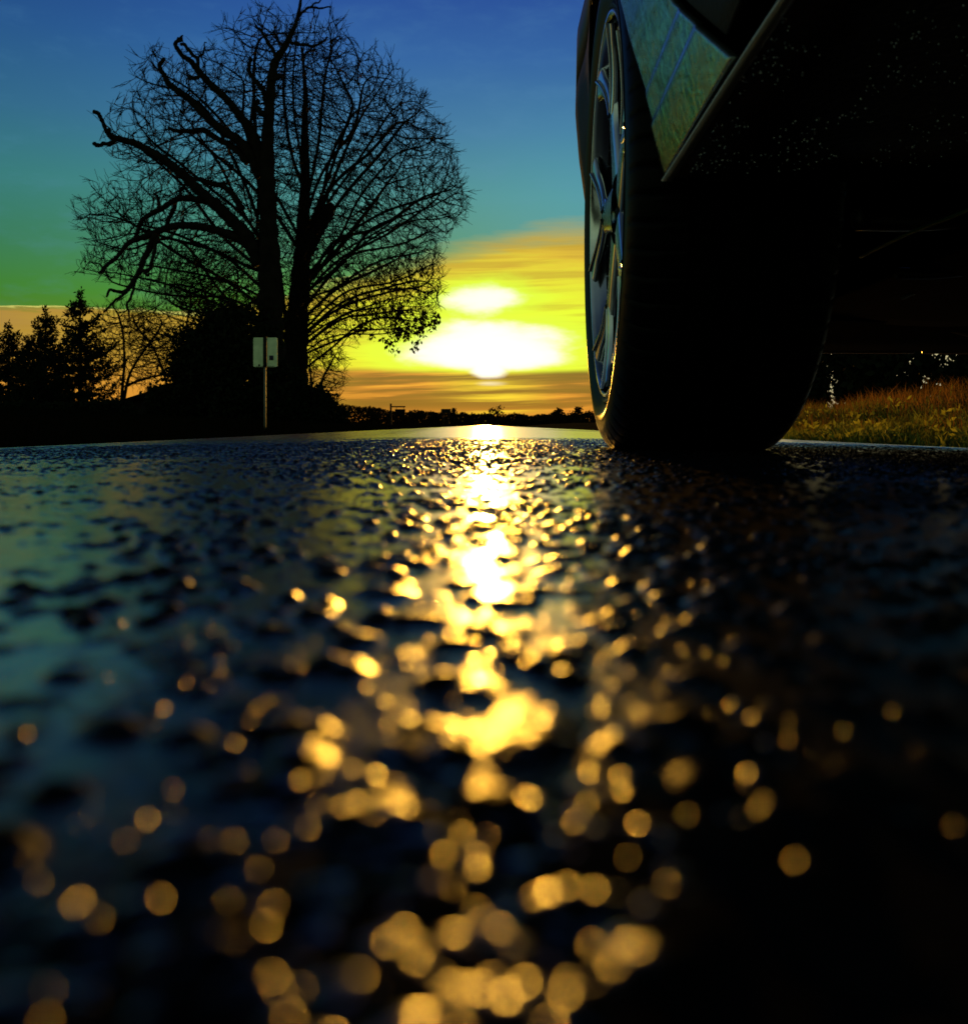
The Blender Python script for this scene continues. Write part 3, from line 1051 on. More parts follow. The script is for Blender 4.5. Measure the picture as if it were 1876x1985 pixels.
lowpoly = [(1290, 1150), (1400, 1120), (1540, 1110), (1600, 1150), (1510, 1260), (1430, 1275), (1330, 1225), (1280, 1230)]
cl = crown_points(lowpoly, 46, D2, 1.2, 13)
C = np.concatenate([c + g.normal(0, 0.13, (14, 3)) for c in cl])
C2 = crown_points([(1230, 960), (1500, 930), (1600, 1000), (1560, 1120), (1300, 1160), (1220, 1080)], 420, D2, 2.2, 15)
C = np.concatenate([C, C2]) + INV2
V, Fq = leaf_cards(C, 0.22, g)
mesh_obj('dry_leaves', V, Fq, M_leafd, bare)
tag(bare, 'tall bare tree with a wide domed crown of fine twigs', 'tree')


# small bare trees on the left, each grown the same way
def sapling(name, label, base, poly, d, stemlist, n, seed, rmax=0.07, group=None):
    root = empty(name, (*at(*base, d)[:2], 0.2))
    inv = -np.array(root.location)
    st = [{'P': stem_pts([(x / 0.5335, y / 0.5335, 0) for x, y in s], d, rng.uniform(-0.6, 0.6), 0.25, seed + i)} for i, s in enumerate(stemlist)]
    A = crown_points([(x / 0.5335, y / 0.5335) for x, y in poly], n, d, 1.8, seed)
    N, par = colonise(st, A, 0.17, 1.6, 0.20, 90, up=0.06, seed=seed, maxn=7000)
    tr = MB()
    for s in stemlist:
        P = np.array([at(x, y, d) for x, y in s])
        Q = smooth_path(P, 6)
        tr.tube(Q + inv, np.linspace(rmax * 1.5, rmax * 0.35, len(Q)), 7)
    tr.build('trunk', M_bark, root, smooth=True)
    mb = MB()
    branch_mesh(mb, N + inv, par, 0.011, 2.3, rmax, twig=0.42, twign=3, seed=seed)
    mb.build('crown', M_twig, root)
    return tag(root, label, 'tree', group)


SG = 'small bare trees behind the verge'
sapling('small_bare_tree', 'small bare forked tree between the pines and the dark roof', (240, 790), [(185, 600), (230, 575), (280, 590), (330, 620), (345, 680), (330, 745), (280, 750), (215, 745), (190, 690)], 46.0,
        [[(234, 800), (238, 740), (242, 700), (238, 650), (230, 610)], [(238, 790), (250, 730), (272, 690), (300, 650), (318, 625)], [(242, 750), (275, 735), (310, 728)]], 2000, 31, 0.055, SG)
sapling('small_bare_tree', 'bare tangled tree above the dark roof left of the big evergreen', (330, 800), [(240, 640), (290, 570), (350, 545), (420, 560), (440, 600), (400, 680), (330, 720), (270, 720)], 50.0,
        [[(330, 800), (322, 740), (300, 680), (270, 640), (255, 610)], [(330, 790), (345, 700), (360, 640), (372, 580)], [(340, 740), (380, 660), (410, 600)]], 2000, 32, 0.055, SG)
sapling('small_bare_tree', 'bare thicket tree hidden behind the big dead trunk', (420, 800), [(330, 500), (380, 470), (470, 480), (500, 540), (490, 620), (420, 640), (350, 600), (320, 550)], 52.0,
        [[(430, 800), (425, 700), (405, 600), (385, 530), (375, 500)], [(440, 700), (455, 600), (462, 540)]], 2000, 33, 0.05, SG)
sapling('small_bare_tree', 'low bare shrubby tree right of the twin trunks beside the road', (612, 800), [(590, 690), (640, 670), (672, 690), (668, 740), (650, 790), (600, 800)], 42.0,
        [[(612, 812), (618, 760), (632, 720), (650, 690)], [(610, 800), (604, 750), (600, 700)]], 420, 34, 0.06, SG)


# evergreens: leafy clumps with gaps around a tapered trunk
def conifer(label, X, top, base, halfw, d, seed, dens=1.0, name='pine_tree', group='pines at the left edge of the verge', lean=0.0):
    g = np.random.default_rng(seed)
    b = at(X, base, d)
    t = at(X, top, d)
    root = empty(name, (b[0], d, b[2]))
    H = t[2] - b[2]
    W = halfw * PXM * d
    tr = MB()
    tr.tube(np.array([[0, 0, -0.3], [0.02, 0, H * 0.5], [lean, 0, H]]), [H * 0.022, H * 0.014, 0.01], 8)
    br = tr
    cards = []
    nw = int(H / 0.27)
    for i in range(nw):
        f = (i + g.uniform(0, 0.35)) / nw
        z = H * (0.05 + 0.90 * f)
        env = W * min(1.0, 1.45 * (1 - f) ** 0.85) * g.uniform(0.72, 1.12) + 0.10
        for _ in range(int(g.integers(6, 9))):
            a = g.uniform(0, 6.283)
            L = env * g.uniform(0.55, 1.12)
            rise = g.uniform(-0.10, 0.28)
            dirv = np.array([math.cos(a), math.sin(a) * 0.9, 0])
            m = max(4, int(L / 0.08))
            sv = np.linspace(0, 1, m)
            z0 = z + g.normal(0, 0.05)
            P = dirv[None] * (sv * L)[:, None] + np.array([0, 0, 1.0])[None] * (z0 + rise * L * sv - 0.16 * L * np.sin(sv * 3.1) + 0.20 * L * sv ** 2)[:, None] + np.array([lean * f, 0, 0])
            br.tube(P[::2] if m > 5 else P, np.linspace(0.020, 0.006, len(P[::2] if m > 5 else P)), 3, cap=False)
            q = P[max(1, m // 5):]
            k = int(8 * dens)
            sid = np.array([-dirv[1], dirv[0], 0])
            w_ = np.repeat(np.linspace(1.0, 0.35, len(q)), k)[:, None]
            cards.append(np.repeat(q, k, 0) + sid * g.normal(0, 0.16, (len(q) * k, 1)) * w_ + g.normal(0, 0.028, (len(q) * k, 3)) + dirv * g.uniform(0, 0.07))
    tipz = np.linspace(0.88, 1.02, 14)
    for q in tipz:
        cards.append(np.array([[0, 0, H * q]]) + g.normal(0, 0.05, (10, 3)) * np.array([1, 1, 0.6]))
    C = np.concatenate(cards)
    V, Fq = leaf_cards(C, 0.165, g, droop=-0.25, asp=0.34)
    tr.build('trunk', M_bark, root, smooth=True)
    mesh_obj('crown', V, Fq, M_needle, root)
    return tag(root, label, 'tree', group)


conifer('tallest pointed pine, next to the small bare tree', 155, 568, 806, 84, 40.0, 201, 1.25)
conifer('pointed dark pine standing left of the tallest pine', 88, 602, 806, 80, 42.0, 202, 1.25)
conifer('dark pine cut off by the left edge of the photo', 16, 632, 806, 84, 41.0, 203, 1.25)
conifer('short dark pine filling the gap in front of the other pines', 56, 668, 808, 66, 38.0, 204, 1.2)


def leafy(name, label, X, top, base, halfw, d, seed, n, leaf=0.22, mat=None, cat='bush', group=None, clumps=26, tall=1.0, fill=0.16):
    """a broad evergreen: overlapping clumps of leaves around several stems"""
    g = np.random.default_rng(seed)
    b = at(X, base, d)
    t = at(X, top, d)
    root = empty(name, (b[0], d, b[2]))
    H, W = t[2] - b[2], halfw * PXM * d
    st = MB()
    for k in range(5):
        a = g.uniform(0, 6.283)
        tip = np.array([math.cos(a) * W * 0.5, math.sin(a) * W * 0.4, H * g.uniform(0.6, 0.88)])
        st.tube(np.array([[g.normal(0, .05), g.normal(0, .05), -0.2], tip * np.array([0.4, 0.4, 0.5]), tip]), [H * 0.02, H * 0.013, 0.01], 6)
    C = []
    for k in range(clumps):
        f = g.random() ** 0.9
        env = W * (math.sin(math.pi * (0.10 + 0.80 * f ** tall)) ** 0.6)
        a = g.uniform(0, 6.283)
        rr = env * math.sqrt(g.random()) * 0.9
        c = np.array([math.cos(a) * rr, math.sin(a) * rr * 0.8, H * (0.04 + 0.88 * f)])
        sz = fill * (H + W) * g.uniform(0.6, 1.15)
        C.append(c + g.normal(0, 0.45, (n // clumps, 3)) * sz * np.array([1, 1, 0.8]))
    C = np.concatenate(C)
    C = C[(C[:, 2] > 0.0) & (C[:, 2] < H * 1.03)]
    V, Fq = leaf_cards(C, leaf, g, droop=0.0, asp=0.6)
    st.build('trunk', M_bark, root, smooth=True)
    mesh_obj('crown', V, Fq, mat or M_needle, root)
    return tag(root, label, cat, group)


EG = 'dense evergreens under the big tree'
leafy('evergreen_tree', 'big dense dark evergreen directly left of the grey sign', 455, 588, 815, 84, 36.5, 301, 15000, 0.20, cat='tree', group=EG, clumps=60)
leafy('evergreen_tree', 'broad dense evergreen left of the big dark evergreen', 388, 640, 815, 66, 37.5, 302, 12000, 0.20, cat='tree', group=EG, clumps=48)
leafy('evergreen_bush', 'low rounded evergreen bush above the dark roof end', 322, 752, 815, 62, 36.0, 303, 7000, 0.18, group=EG, clumps=30)
leafy('evergreen_bush', 'dark bush filling the gap between the sign and the bare trunk', 545, 700, 818, 52, 36.6, 305, 8000, 0.18, group=EG, clumps=40)
leafy('evergreen_bush', 'sloping dark bush right of the twin trunks by the roadside', 607, 752, 822, 42, 37.0, 304, 7000, 0.18, group=EG, clumps=30)
leafy('evergreen_bush', 'small low bush tapering off towards the far treeline', 645, 782, 826, 26, 39.0, 306, 3000, 0.16, group=EG, clumps=16)
for i, (X, top, hw, lb) in enumerate([(40, 782, 70, 'clipped low dark hedge shrub at the left edge under the pines'), (125, 784, 60, 'low dark hedge shrub under the tallest pine'), (205, 780, 58, 'low dark hedge shrub in front of the house wall')]):
    leafy('hedge_shrub', lb, X, top, 826, hw, 33.0, 310 + i, 6000, 0.15, group='hedge shrubs along the verge', clumps=30, fill=0.2)


# ------------------------------------------------------------------ the house behind the bushes
DH = 47.0
house = empty('house', (*at(360, HY, DH)[:2], 0.3))
IH = -np.array(house.location)
e0, rg, e1 = at(208, 787, DH), at(362, 738, DH), at(520, 787, DH)
mb = MB()
dep = 7.0
prof = [e0, rg, e1]
P = np.array([[p + IH + np.array([0, o, 0]) for o in (0, dep)] for p in prof])
mb.grid(P)
rf = mb.build('roof', M_roof, house, solid=0.18)
mb = MB()
x0, x1 = e0[0] + 0.4, e1[0] - 0.4
zb, zt = 0.1, e0[2] - 0.06
mb.box(x0 + IH[0], x1 + IH[0], 0.3, dep - 0.3, zb + IH[2], zt + IH[2])
gp = np.array([[x0 + IH[0], 0.3, zt + IH[2]], [x1 + IH[0], 0.3, zt + IH[2]], [rg[0] + IH[0], 0.3, rg[2] - 0.22 + IH[2]]])
mb.add(gp, [[0, 1, 2]])
mb.add(gp + np.array([0, dep - 0.6, 0]), [[0, 2, 1]])
mb.build('wall', M_wall, house)
mb = MB()
mb.box(-0.35, 0.35, 3, 3.6, rg[2] - 0.6 + IH[2], rg[2] + 0.35 + IH[2], Matrix.Translation((2.4, 0, -0.6)))
mb.build('chimney', M_wall, rf)
tag(house, 'low house with a dark sloping roof behind the evergreen bushes', 'house')


# ------------------------------------------------------------------ road sign seen from behind
DS = 18.0
s0 = at(514, 818, DS)
sign = empty('road_sign', (s0[0], DS, s0[2]))


def rounded_panel(x0, x1, z0, z1, r, th, y):
    pts = []
    for cx_, cz_, a0 in ((x1 - r, z1 - r, 0), (x0 + r, z1 - r, 90), (x0 + r, z0 + r, 180), (x1 - r, z0 + r, 270)):
        for a in range(0, 91, 18):
            pts.append((cx_ + r * math.cos(R(a0 + a)), cz_ + r * math.sin(R(a0 + a))))
    n = len(pts)
    V = [(x, y, z) for x, z in pts] + [(x, y + th, z) for x, z in pts]
    Fc = [tuple(range(n)), tuple(range(2 * n - 1, n - 1, -1))] + [(i, i + n, (i + 1) % n + n, (i + 1) % n) for i in range(n)]
    return V, Fc


m_ = DS / F
V, Fc = rounded_panel((491 - 514) * m_, (537.5 - 514) * m_, (818 - 711) * m_, (818 - 654) * m_, 0.025, 0.012, 0.0)
mesh_obj('panel', V, Fc, M_signback, sign)
mb = MB()
mb.box(-0.018, 0.018, -0.035, -0.001, -0.4, (818 - 708) * m_)
mb.build('post', M_post, sign)
mb = MB()
mb.box(-0.030, 0.030, -0.040, -0.0008, (818 - 712) * m_, (818 - 653) * m_)
mb.build('bracket', M_black, sign)
mb = MB()
mb.box(8 * m_, 16 * m_, -0.006, -0.001, (818 - 698) * m_, (818 - 689) * m_)
mb.build('sticker', M_sticker, sign)
mb = MB()
mb.box(-13 * m_, -10 * m_, -0.005, -0.001, (818 - 709.5) * m_, (818 - 706) * m_)
mb.box(-18 * m_, 18 * m_, -0.003, -0.0005, (818 - 710.2) * m_, (818 - 709.4) * m_)
mb.build('bolt', M_black, sign)
tag(sign, 'grey back of a rectangular road sign on a thin post', 'sign')


# ------------------------------------------------------------------ far things along the horizon
def far_wood():
    g = np.random.default_rng(5)
    n = 150000
    x = g.uniform(-110, 90, n)
    d = 170 + g.uniform(0, 10, n)
    top = 1.25 + 1.0 * vnoise(x / 9, x * 0, 81) + 0.6 * vnoise(x / 2.6, x * 0, 82) + 0.5 * vnoise(x / 0.9, x * 0, 83)
    top += 1.2 * sstep(-x, 14, 26)
    z = top * g.random(n) ** 1.15
    V, Fq = leaf_cards(np.stack([x, d, z - 0.2], -1), 0.38, g, 0.0, 0.6)
    o = mesh_obj('far_woodland', V, Fq, M_farwood)
    tag(o, 'dark line of distant trees along the horizon', 'woodland', kind='stuff')


far_wood()
for i, (X, top, hw, lb) in enumerate([(960, 787, 16, 'small rounded tree standing highest on the horizon below the sun'), (1082, 792, 12, 'small tree on the horizon close beside the tyre'), (1120, 789, 12, 'scrubby tree on the horizon partly hidden by the tyre'),
                                      (726, 790, 12, 'thin little tree on the horizon left of the hanging sign'), (878, 793, 10, 'small tree on the horizon under the flat dark board')]):
    leafy('distant_tree', lb, X, top, 822, hw, 160.0, 400 + i, 420, 0.42, M_farwood, 'tree', 'small trees on the horizon', 9)

D4 = 55.0
s4 = at(757.5, 824, D4)
hang = empty('hanging_sign', (s4[0], D4, -0.1))
q = D4 / F
zt = CH + 0.1
mb = MB()
mb.box(-0.05, 0.05, -0.05, 0.05, -0.2, zt + (824 - 782) * q)
mb.build('post', M_black, hang, bevel=0.01)
mb = MB()
mb.box(0.05, 28 * q, -0.04, 0.04, zt + (824 - 789.5) * q, zt + (824 - 787) * q)
mb.build('arm', M_black, hang)
mb = MB()
mb.box(8 * q, 28 * q, -0.02, 0.02, zt + (824 - 808) * q, zt + (824 - 793) * q)
for hx in (11, 25):
    mb.box(hx * q - 0.01, hx * q + 0.01, -0.01, 0.01, zt + (824 - 793) * q, zt + (824 - 789.5) * q)
mb.build('panel', M_roof, hang)
tag(hang, 'small dark yard sign hanging from a post with one arm', 'sign')

D5 = 120.0
s5 = at(869, 824, D5)
bb = empty('roadside_board', (s5[0], D5, -0.1))
q = D5 / F
mb = MB()
mb.box(-14 * q, 5 * q, -0.08, 0.08, CH + 0.1 + (824 - 800) * q, CH + 0.1 + (824 - 792.5) * q)
mb.build('panel', M_black, bb, bevel=0.03)
for hx in (-9, 0):
    mb = MB()
    mb.box(hx * q - 0.06, hx * q + 0.06, 0.09, 0.2, -0.2, CH + 0.1 + (824 - 796) * q)
    mb.build('post', M_black, bb)
tag(bb, 'flat dark board on two posts far away on the horizon', 'board')

# trees behind the bank, seen under the car
RG = 'dark trees behind the grass bank'
for i, (X, top, hw, d, lb) in enumerate([(1648, 600, 42, 30.0, 'dark leafy tree behind the bank next to the tyre'), (1705, 560, 55, 28.0, 'dense dark tree in the middle behind the bank'),
                                         (1775, 570, 50, 31.0, 'dark leafy tree behind the bank below the chin of the car'), (1872, 560, 40, 29.0, 'dark tree behind the bank at the right edge of the photo'), (1575, 640, 26, 33.0, 'dark tree behind the bank mostly hidden by the tyre')]):
    leafy('bank_tree', lb, X, top, 800, hw, d, 500 + i, 2300, 0.27, cat='tree', group=RG, clumps=40, fill=0.115)


# ------------------------------------------------------------------ the parked car
CARX = 1.03                                      # middle of the car
AX_Y, AX_Z, WR = 1.28, 0.3110, 0.3186
car = empty('parked_car', (CARX, 0.0, 0.0))


def cy(x):                                       # world x to car x
    return x - CARX


def lathe(prof, seg, mb, shape=None):
    """prof: (x, r) pairs revolved about the X axis; shape(i, r, x, a) may change the radius"""
    prof = np.asarray(prof, float)
    a = np.arange(seg) / seg * 2 * np.pi
    Pn = np.zeros((seg, len(prof), 3))
    Pn[:, :, 0] = prof[None, :, 0]
    rr = np.repeat(prof[None, :, 1], seg, 0)
    if shape is not None:
        rr = shape(rr, Pn[:, :, 0], a[:, None])
    Pn[:, :, 1] = np.sin(a)[:, None] * rr
    Pn[:, :, 2] = np.cos(a)[:, None] * rr
    mb.grid(Pn, close=True)


def make_wheel(parent):
    """axis along X, outer face towards -X; the rim face lies at x = 0"""
    w = empty('wheel', (0, 0, 0), parent)
    # tyre
    mb = MB()
    Rr, W0, W1 = 0.2445, -0.004, 0.212
    prof = [(0.030, 0.228), (0.006, 0.236), (-0.001, 0.2445), (-0.0045, 0.2475), (-0.0055, 0.2505), (-0.0035, 0.2535), (-0.0075, 0.262), (-0.0115, 0.272), (-0.0118, 0.2745), (-0.0105, 0.2755), (-0.0110, 0.283), (-0.0085, 0.293), (-0.0055, 0.2995), (-0.002, 0.3055), (0.004, 0.3115),
            (0.014, 0.3158), (0.026, 0.3174)]
    tread = []
    for gx in (0.055, 0.088, 0.121, 0.154):
        tread += [(gx - 0.0055, 0.3184), (gx - 0.0035, 0.3140), (gx + 0.0035, 0.3140), (gx + 0.0055, 0.3184)]
    prof = prof + tread + [(0.184, 0.3174), (0.196, 0.3158), (0.206, 0.311), (0.213, 0.303), (0.219, 0.285), (0.218, 0.262), (0.210, 0.2445), (0.180, 0.228)]

    def blocks(r, x, a):
        k = (np.sin(a * 70) > 0.72) & (((x > -0.006) & (x < 0.040)) | (x > 0.17)) & (r > 0.296)
        k2 = (np.sin(a * 70 + 40 * x) > 0.86) & (x >= 0.04) & (x <= 0.17) & (r > 0.316)
        return np.where(k, r - 0.0030, np.where(k2, r - 0.002, r))
    prof = [(x if x < 0.02 else 0.02 + (x - 0.02) * 0.965, r) for x, r in prof]
    lathe(prof, 560, mb, blocks)
    o = mb.build('tyre', M_rubber, w, smooth=True)
    m = o.modifiers.new('split', 'EDGE_SPLIT')
    m.split_angle = R(42)
    # rim: lip, barrel, spokes, hub
    mb = MB()
    lathe([(0.004, 0.2435), (-0.0035, 0.2450), (-0.0060, 0.2432), (-0.0050, 0.2400), (0.001, 0.2370), (0.006, 0.2335), (0.014, 0.2300), (0.022, 0.2290)], 180, mb)

    def spoke_tube(path, hw, th):
        """flattened rounded section, wide in the wheel plane"""
        path = np.asarray(path, float)
        n = len(path)
        T = np.gradient(path, axis=0)
        T /= np.linalg.norm(T, axis=1)[:, None]
        ax = np.array([-1.0, 0, 0])
        k = 12
        an = np.arange(k) / k * 2 * np.pi
        ca, sa = np.cos(an), np.sin(an)
        ca = np.sign(ca) * np.abs(ca) ** 0.75
        sa = np.sign(sa) * np.abs(sa) ** 0.6
        G = np.zeros((k, n, 3))
        for i in range(n):
            side = np.cross(ax, T[i])
            side /= np.linalg.norm(side)
            out_ = np.cross(T[i], side)
            out_ = out_ if out_[0] < 0 else -out_
            G[:, i] = path[i] + side * (ca * hw[i])[:, None] + out_ * (sa * th[i])[:, None]
        mb.grid(G, close=True)

    for s in range(5):
        base_a = s * 2 * math.pi / 5 + R(12)
        # a broad flat blade leaves the hub, narrows, and forks into two swept prongs that meet the rim
        rs = np.linspace(0.040, 0.170, 20)
        f = (rs - 0.040) / 0.130
        ang = base_a + R(5) * np.sin(f * 2.6)
        pth = np.stack([0.016 - 0.006 * f, np.sin(ang) * rs, np.cos(ang) * rs], -1)
        spoke_tube(pth, np.interp(f, [0, 0.2, 0.55, 0.8, 1], [0.034, 0.030, 0.024, 0.028, 0.022]), np.interp(f, [0, 0.8, 1], [0.010, 0.008, 0.003]))
        for sgn in (-1, 1):
            rs = np.linspace(0.135, 0.236, 22)
            f = (rs - 0.135) / (0.236 - 0.135)
            ang = base_a + R(5) * np.sin((0.73 + 0.3 * f) * 2.6) + sgn * (R(2.5) + R(15.5) * f ** 0.75) + R(4) * f ** 2
            xx = 0.0100 - 0.0095 * f + 0.003 * np.sin(f * math.pi)
            pth = np.stack([xx, np.sin(ang) * rs, np.cos(ang) * rs], -1)
            spoke_tube(pth, np.interp(f, [0, 0.3, 0.75, 1], [0.015, 0.0155, 0.0165, 0.028]), np.interp(f, [0, 1], [0.0075, 0.005]))
            # raised bead along the edge of each prong
            bead = pth.copy()
            bead[:, 0] -= 0.0068
            spoke_tube(bead, np.full(22, 0.0028), np.full(22, 0.0022))
    lathe([(0.020, 0.0), (0.019, 0.028), (0.022, 0.032), (0.018, 0.036), (0.020, 0.058), (0.030, 0.068), (0.055, 0.070)], 60, mb)
    mb.build('rim', M_alloy, w, smooth=True)
    mb = MB()
    lathe([(0.018, 0.2295), (0.045, 0.226), (0.10, 0.222), (0.19, 0.228), (0.206, 0.236)], 120, mb)
    mb.build('rim_barrel', M_alloy_dark, w, smooth=True)
    return w


w0 = make_wheel(car)
w0.location = (cy(0.1637), AX_Y, AX_Z)
w0.rotation_euler = (R(8), 0, R(-1.6))


def copy_tree(o, parent):
    c = o.copy()
    COL.objects.link(c)
    c.parent = parent
    for ch in o.children:
        copy_tree(ch, c)
    return c


for (x, y, rz) in ((0.160, -1.38, 0), (2 * CARX - 0.1637, AX_Y, 180 - 1.6), (2 * CARX - 0.160, -1.38, 180)):
    w = copy_tree(w0, car)
    w.location = (cy(x), y, AX_Z - 0.02 if x > 1 else AX_Z)
    w.rotation_euler = (R(25), 0, R(rz))

# side of the body: cross-section of the left flank, x as a function of height
SZ = np.array([0.250, 0.268, 0.300, 0.322, 0.343, 0.366, 0.405, 0.445, 0.52, 0.60, 0.70, 0.78])
SX = np.array([0.178, 0.1727, 0.1640, 0.1583, 0.1535, 0.1487, 0.1415, 0.1350, 0.1245, 0.118, 0.120, 0.135])


def flank_x(z, y):
    x = np.interp(z, SZ, SX)
    nose = sstep(y, 1.72, 2.25)
    tail = sstep(-y, 1.9, 2.3)
    return x + 0.28 * nose ** 1.6 + 0.25 * tail ** 1.6 + 0.050 * sstep(y, 1.0, 1.62)


def sill_z(y):                                   # lower edge of the flank rises away from the front wheel
    return np.interp(y, [-1.0, 0.2, 0.591, 0.856, 0.93], [0.300, 0.300, 0.281, 0.2458, 0.240])


ARCH_R = 0.356


def flank_panel(name, ylo, yhi, zlo, zhi, mat, inset=0.0, ny=26, nz=22, both=True, solid=0.006, bevel=0.0015):
    """ylo/yhi: functions of z giving the ends of the panel; zlo: function of y or a number"""
    for sgn in ((1, -1) if both else (1,)):
        mb = MB()
        Pn = np.zeros((nz, ny, 3))
        for i, v in enumerate(np.linspace(0, 1, nz)):
            for j, u in enumerate(np.linspace(0, 1, ny)):
                z = zlo + (zhi - zlo) * v if not callable(zlo) else None
                if z is None:
                    y = 0.5
                    for _ in range(4):
                        z = zlo(y) + (zhi - zlo(y)) * v
                        y = ylo(z) + (yhi(z) - ylo(z)) * u
                else:
                    y = ylo(z) + (yhi(z) - ylo(z)) * u
                x = flank_x(z, y) + inset
                if name == 'fender':
                    dzc = z - float(np.interp(y, [0.655, 0.93], [0.2790, 0.2660]))
                    x += 0.0022 * float(sstep(dzc, 0.046, 0.052)) - 0.0022 * float(sstep(dzc, 0.056, 0.14)) + 0.0016 * float(sstep(dzc, 0.076, 0.081)) - 0.0016 * float(sstep(dzc, 0.083, 0.14))
                Pn[i, j] = (x if sgn == 1 else 2 * CARX - x, y, z)
        Pn[:, :, 0] -= CARX
        mb.grid(Pn)
        o = mb.build(name, mat, car, smooth=True, solid=solid)
        if bevel:
            m = o.modifiers.new('bevel', 'BEVEL')
            m.width = bevel
            m.segments = 2
            m.limit_method = 'ANGLE'


def arch_y(z, side):
    d = np.sqrt(np.maximum(ARCH_R ** 2 - (z - AX_Z) ** 2, 0.0))
    return AX_Y + side * d


# fender behind the front wheel, from the arch lip back to a slanting seam
seam = lambda z: np.interp(z, [0.26, 0.279, 0.366, 0.60, 0.70], [0.654, 0.660, 0.773, 0.93, 0.95])
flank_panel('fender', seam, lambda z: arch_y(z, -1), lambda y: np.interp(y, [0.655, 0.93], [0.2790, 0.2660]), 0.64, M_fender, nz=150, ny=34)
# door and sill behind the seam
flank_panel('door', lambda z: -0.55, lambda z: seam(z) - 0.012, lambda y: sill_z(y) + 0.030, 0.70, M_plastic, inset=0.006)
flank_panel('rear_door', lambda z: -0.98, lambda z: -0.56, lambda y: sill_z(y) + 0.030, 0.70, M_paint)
# bumper side ahead of the wheel
flank_panel('bumper_side', lambda z: arch_y(z, 1), lambda z: 2.22, 0.205, 0.64, M_plastic)
# sill: a black box section with a bright pinched seam at its lower edge
for sgn in (1, -1):
    mb = MB()
    rows = []
    for y in np.linspace(-1.0, 0.86, 40):
        z = sill_z(y)
        x = np.interp(y, [-1, 0.3, 0.591, 0.86], [0.191, 0.189, 0.1767, 0.1595])
        pts = [(x + 0.010, z + 0.0042), (x + 0.0006, z + 0.0036), (x - 0.0004, z + 0.0031), (x - 0.0034, z + 0.0002), (x - 0.0030, z - 0.0008), (x + 0.003, z - 0.0010), (x + 0.006, z + 0.000)]
        rows.append([((px if sgn == 1 else 2 * CARX - px) - CARX, y, pz) for px, pz in pts])
    mb.grid(np.array(rows))
    mb.build('sill_seam', M_flange, car, smooth=True)
# arch lip and liner
for sgn in (1, -1):
    for yc in (AX_Y, -1.38):
        mb = MB()
        a = np.radians(np.linspace(-98, 98, 60))
        rows = []
        for t in a:
            y, z = yc + ARCH_R * 1.0 * math.sin(t), AX_Z + ARCH_R * math.cos(t)
            x0 = float(flank_x(z, y)) + 0.003
            row = []
            for px, pr in ((x0, 0.0), (x0 + 0.012, -0.004), (x0 + 0.05, 0.004), (x0 + 0.26, 0.008), (x0 + 0.30, -0.02)):
                yy_, zz_ = yc + (ARCH_R + pr) * math.sin(t), AX_Z + (ARCH_R + pr) * math.cos(t)
                row.append(((px if sgn == 1 else 2 * CARX - px) - CARX, yy_, max(zz_, 0.235)))
            rows.append(row)
        mb.grid(np.array(rows))
        mb.build('wheel_arch', M_under, car, smooth=True, solid=0.004)
# upper flank above the arches, bonnet, cabin: one continuous shell
mb = MB()
ysec = np.concatenate([np.linspace(-2.3, -1.8, 8), np.linspace(-1.7, 1.7, 36), np.linspace(1.75, 2.26, 12)])
rows = []
for y in ysec:
    cab = sstep(y, -1.9, -1.1) * (1 - sstep(y, -0.15, 0.75))
    hood = 0.90 - 0.16 * sstep(y, 0.7, 2.25) - 0.10 * sstep(-y, 1.9, 2.3)
    top = hood + 0.56 * cab
    xs0 = float(flank_x(0.70, y))
    hw = CARX - xs0
    pts = []
    for (fx, z) in ((1.0, 0.642), (0.998, 0.74), (0.985, 0.84 * min(1, hood / 0.86)), (0.955, hood - 0.01), (0.93 - 0.02 * cab, hood + 0.06 * cab), (0.80, hood + 0.01 + 0.40 * cab), (0.68, top - 0.03 * cab), (0.35, top + 0.015), (0.0, top + 0.02)):
        pts.append((-hw * fx, y, z))
    pts = pts + [(-p[0], p[1], p[2]) for p in pts[-2::-1]]
    rows.append(pts)
mb.grid(np.array(rows))
mb.build('body', M_dull, car, smooth=True, solid=0.008)
# windows along the cabin
for sgn in (-1, 1):
    mb = MB()
    q = []
    for y in np.linspace(-1.2, 0.35, 14):
        cab = sstep(y, -1.9, -1.1) * (1 - sstep(y, -0.15, 0.75))
        hw = CARX - float(flank_x(0.70, y))
        lo = (hw * (0.93 - 0.02 * cab) + 0.006, 0.91 + 0.06 * cab)
        hi = (hw * 0.80 + 0.008, 0.90 + 0.39 * cab)
        q.append([(sgn * lo[0], y, lo[1]), (sgn * hi[0], y, hi[1])])
    mb.grid(np.array(q))
    mb.build('side_window', M_glass, car, solid=0.004)
# front bumper with a chin lip
mb = MB()
rows = []
for s in np.linspace(-1, 1, 40):
    x = s * 0.60
    bow = 2.30 - 0.10 * abs(s) ** 2.6
    rows.append([(x, bow - 0.50, 0.222), (x, bow - 0.10, 0.212), (x, bow - 0.02, 0.205), (x, bow + 0.012, 0.213), (x, bow + 0.03, 0.26), (x, bow + 0.05, 0.40), (x, bow + 0.03, 0.52), (x, bow - 0.03, 0.66)])
mb.grid(np.array(rows))
fb = mb.build('front_bumper', M_under, car, smooth=True, solid=0.006)
for sgn in (-1, 1):
    mb = MB()
    rows = []
    for u in np.linspace(0, 1, 10):
        x = sgn * (0.44 + 0.26 * u)
        y = 2.318 - 0.16 * u ** 2
        rows.append([(x, y, 0.60), (x, y + 0.02, 0.655), (x, y - 0.03, 0.70)])
    mb.grid(np.array(rows))
    mb.build('headlight', M_lamp, car, smooth=True, solid=0.01)
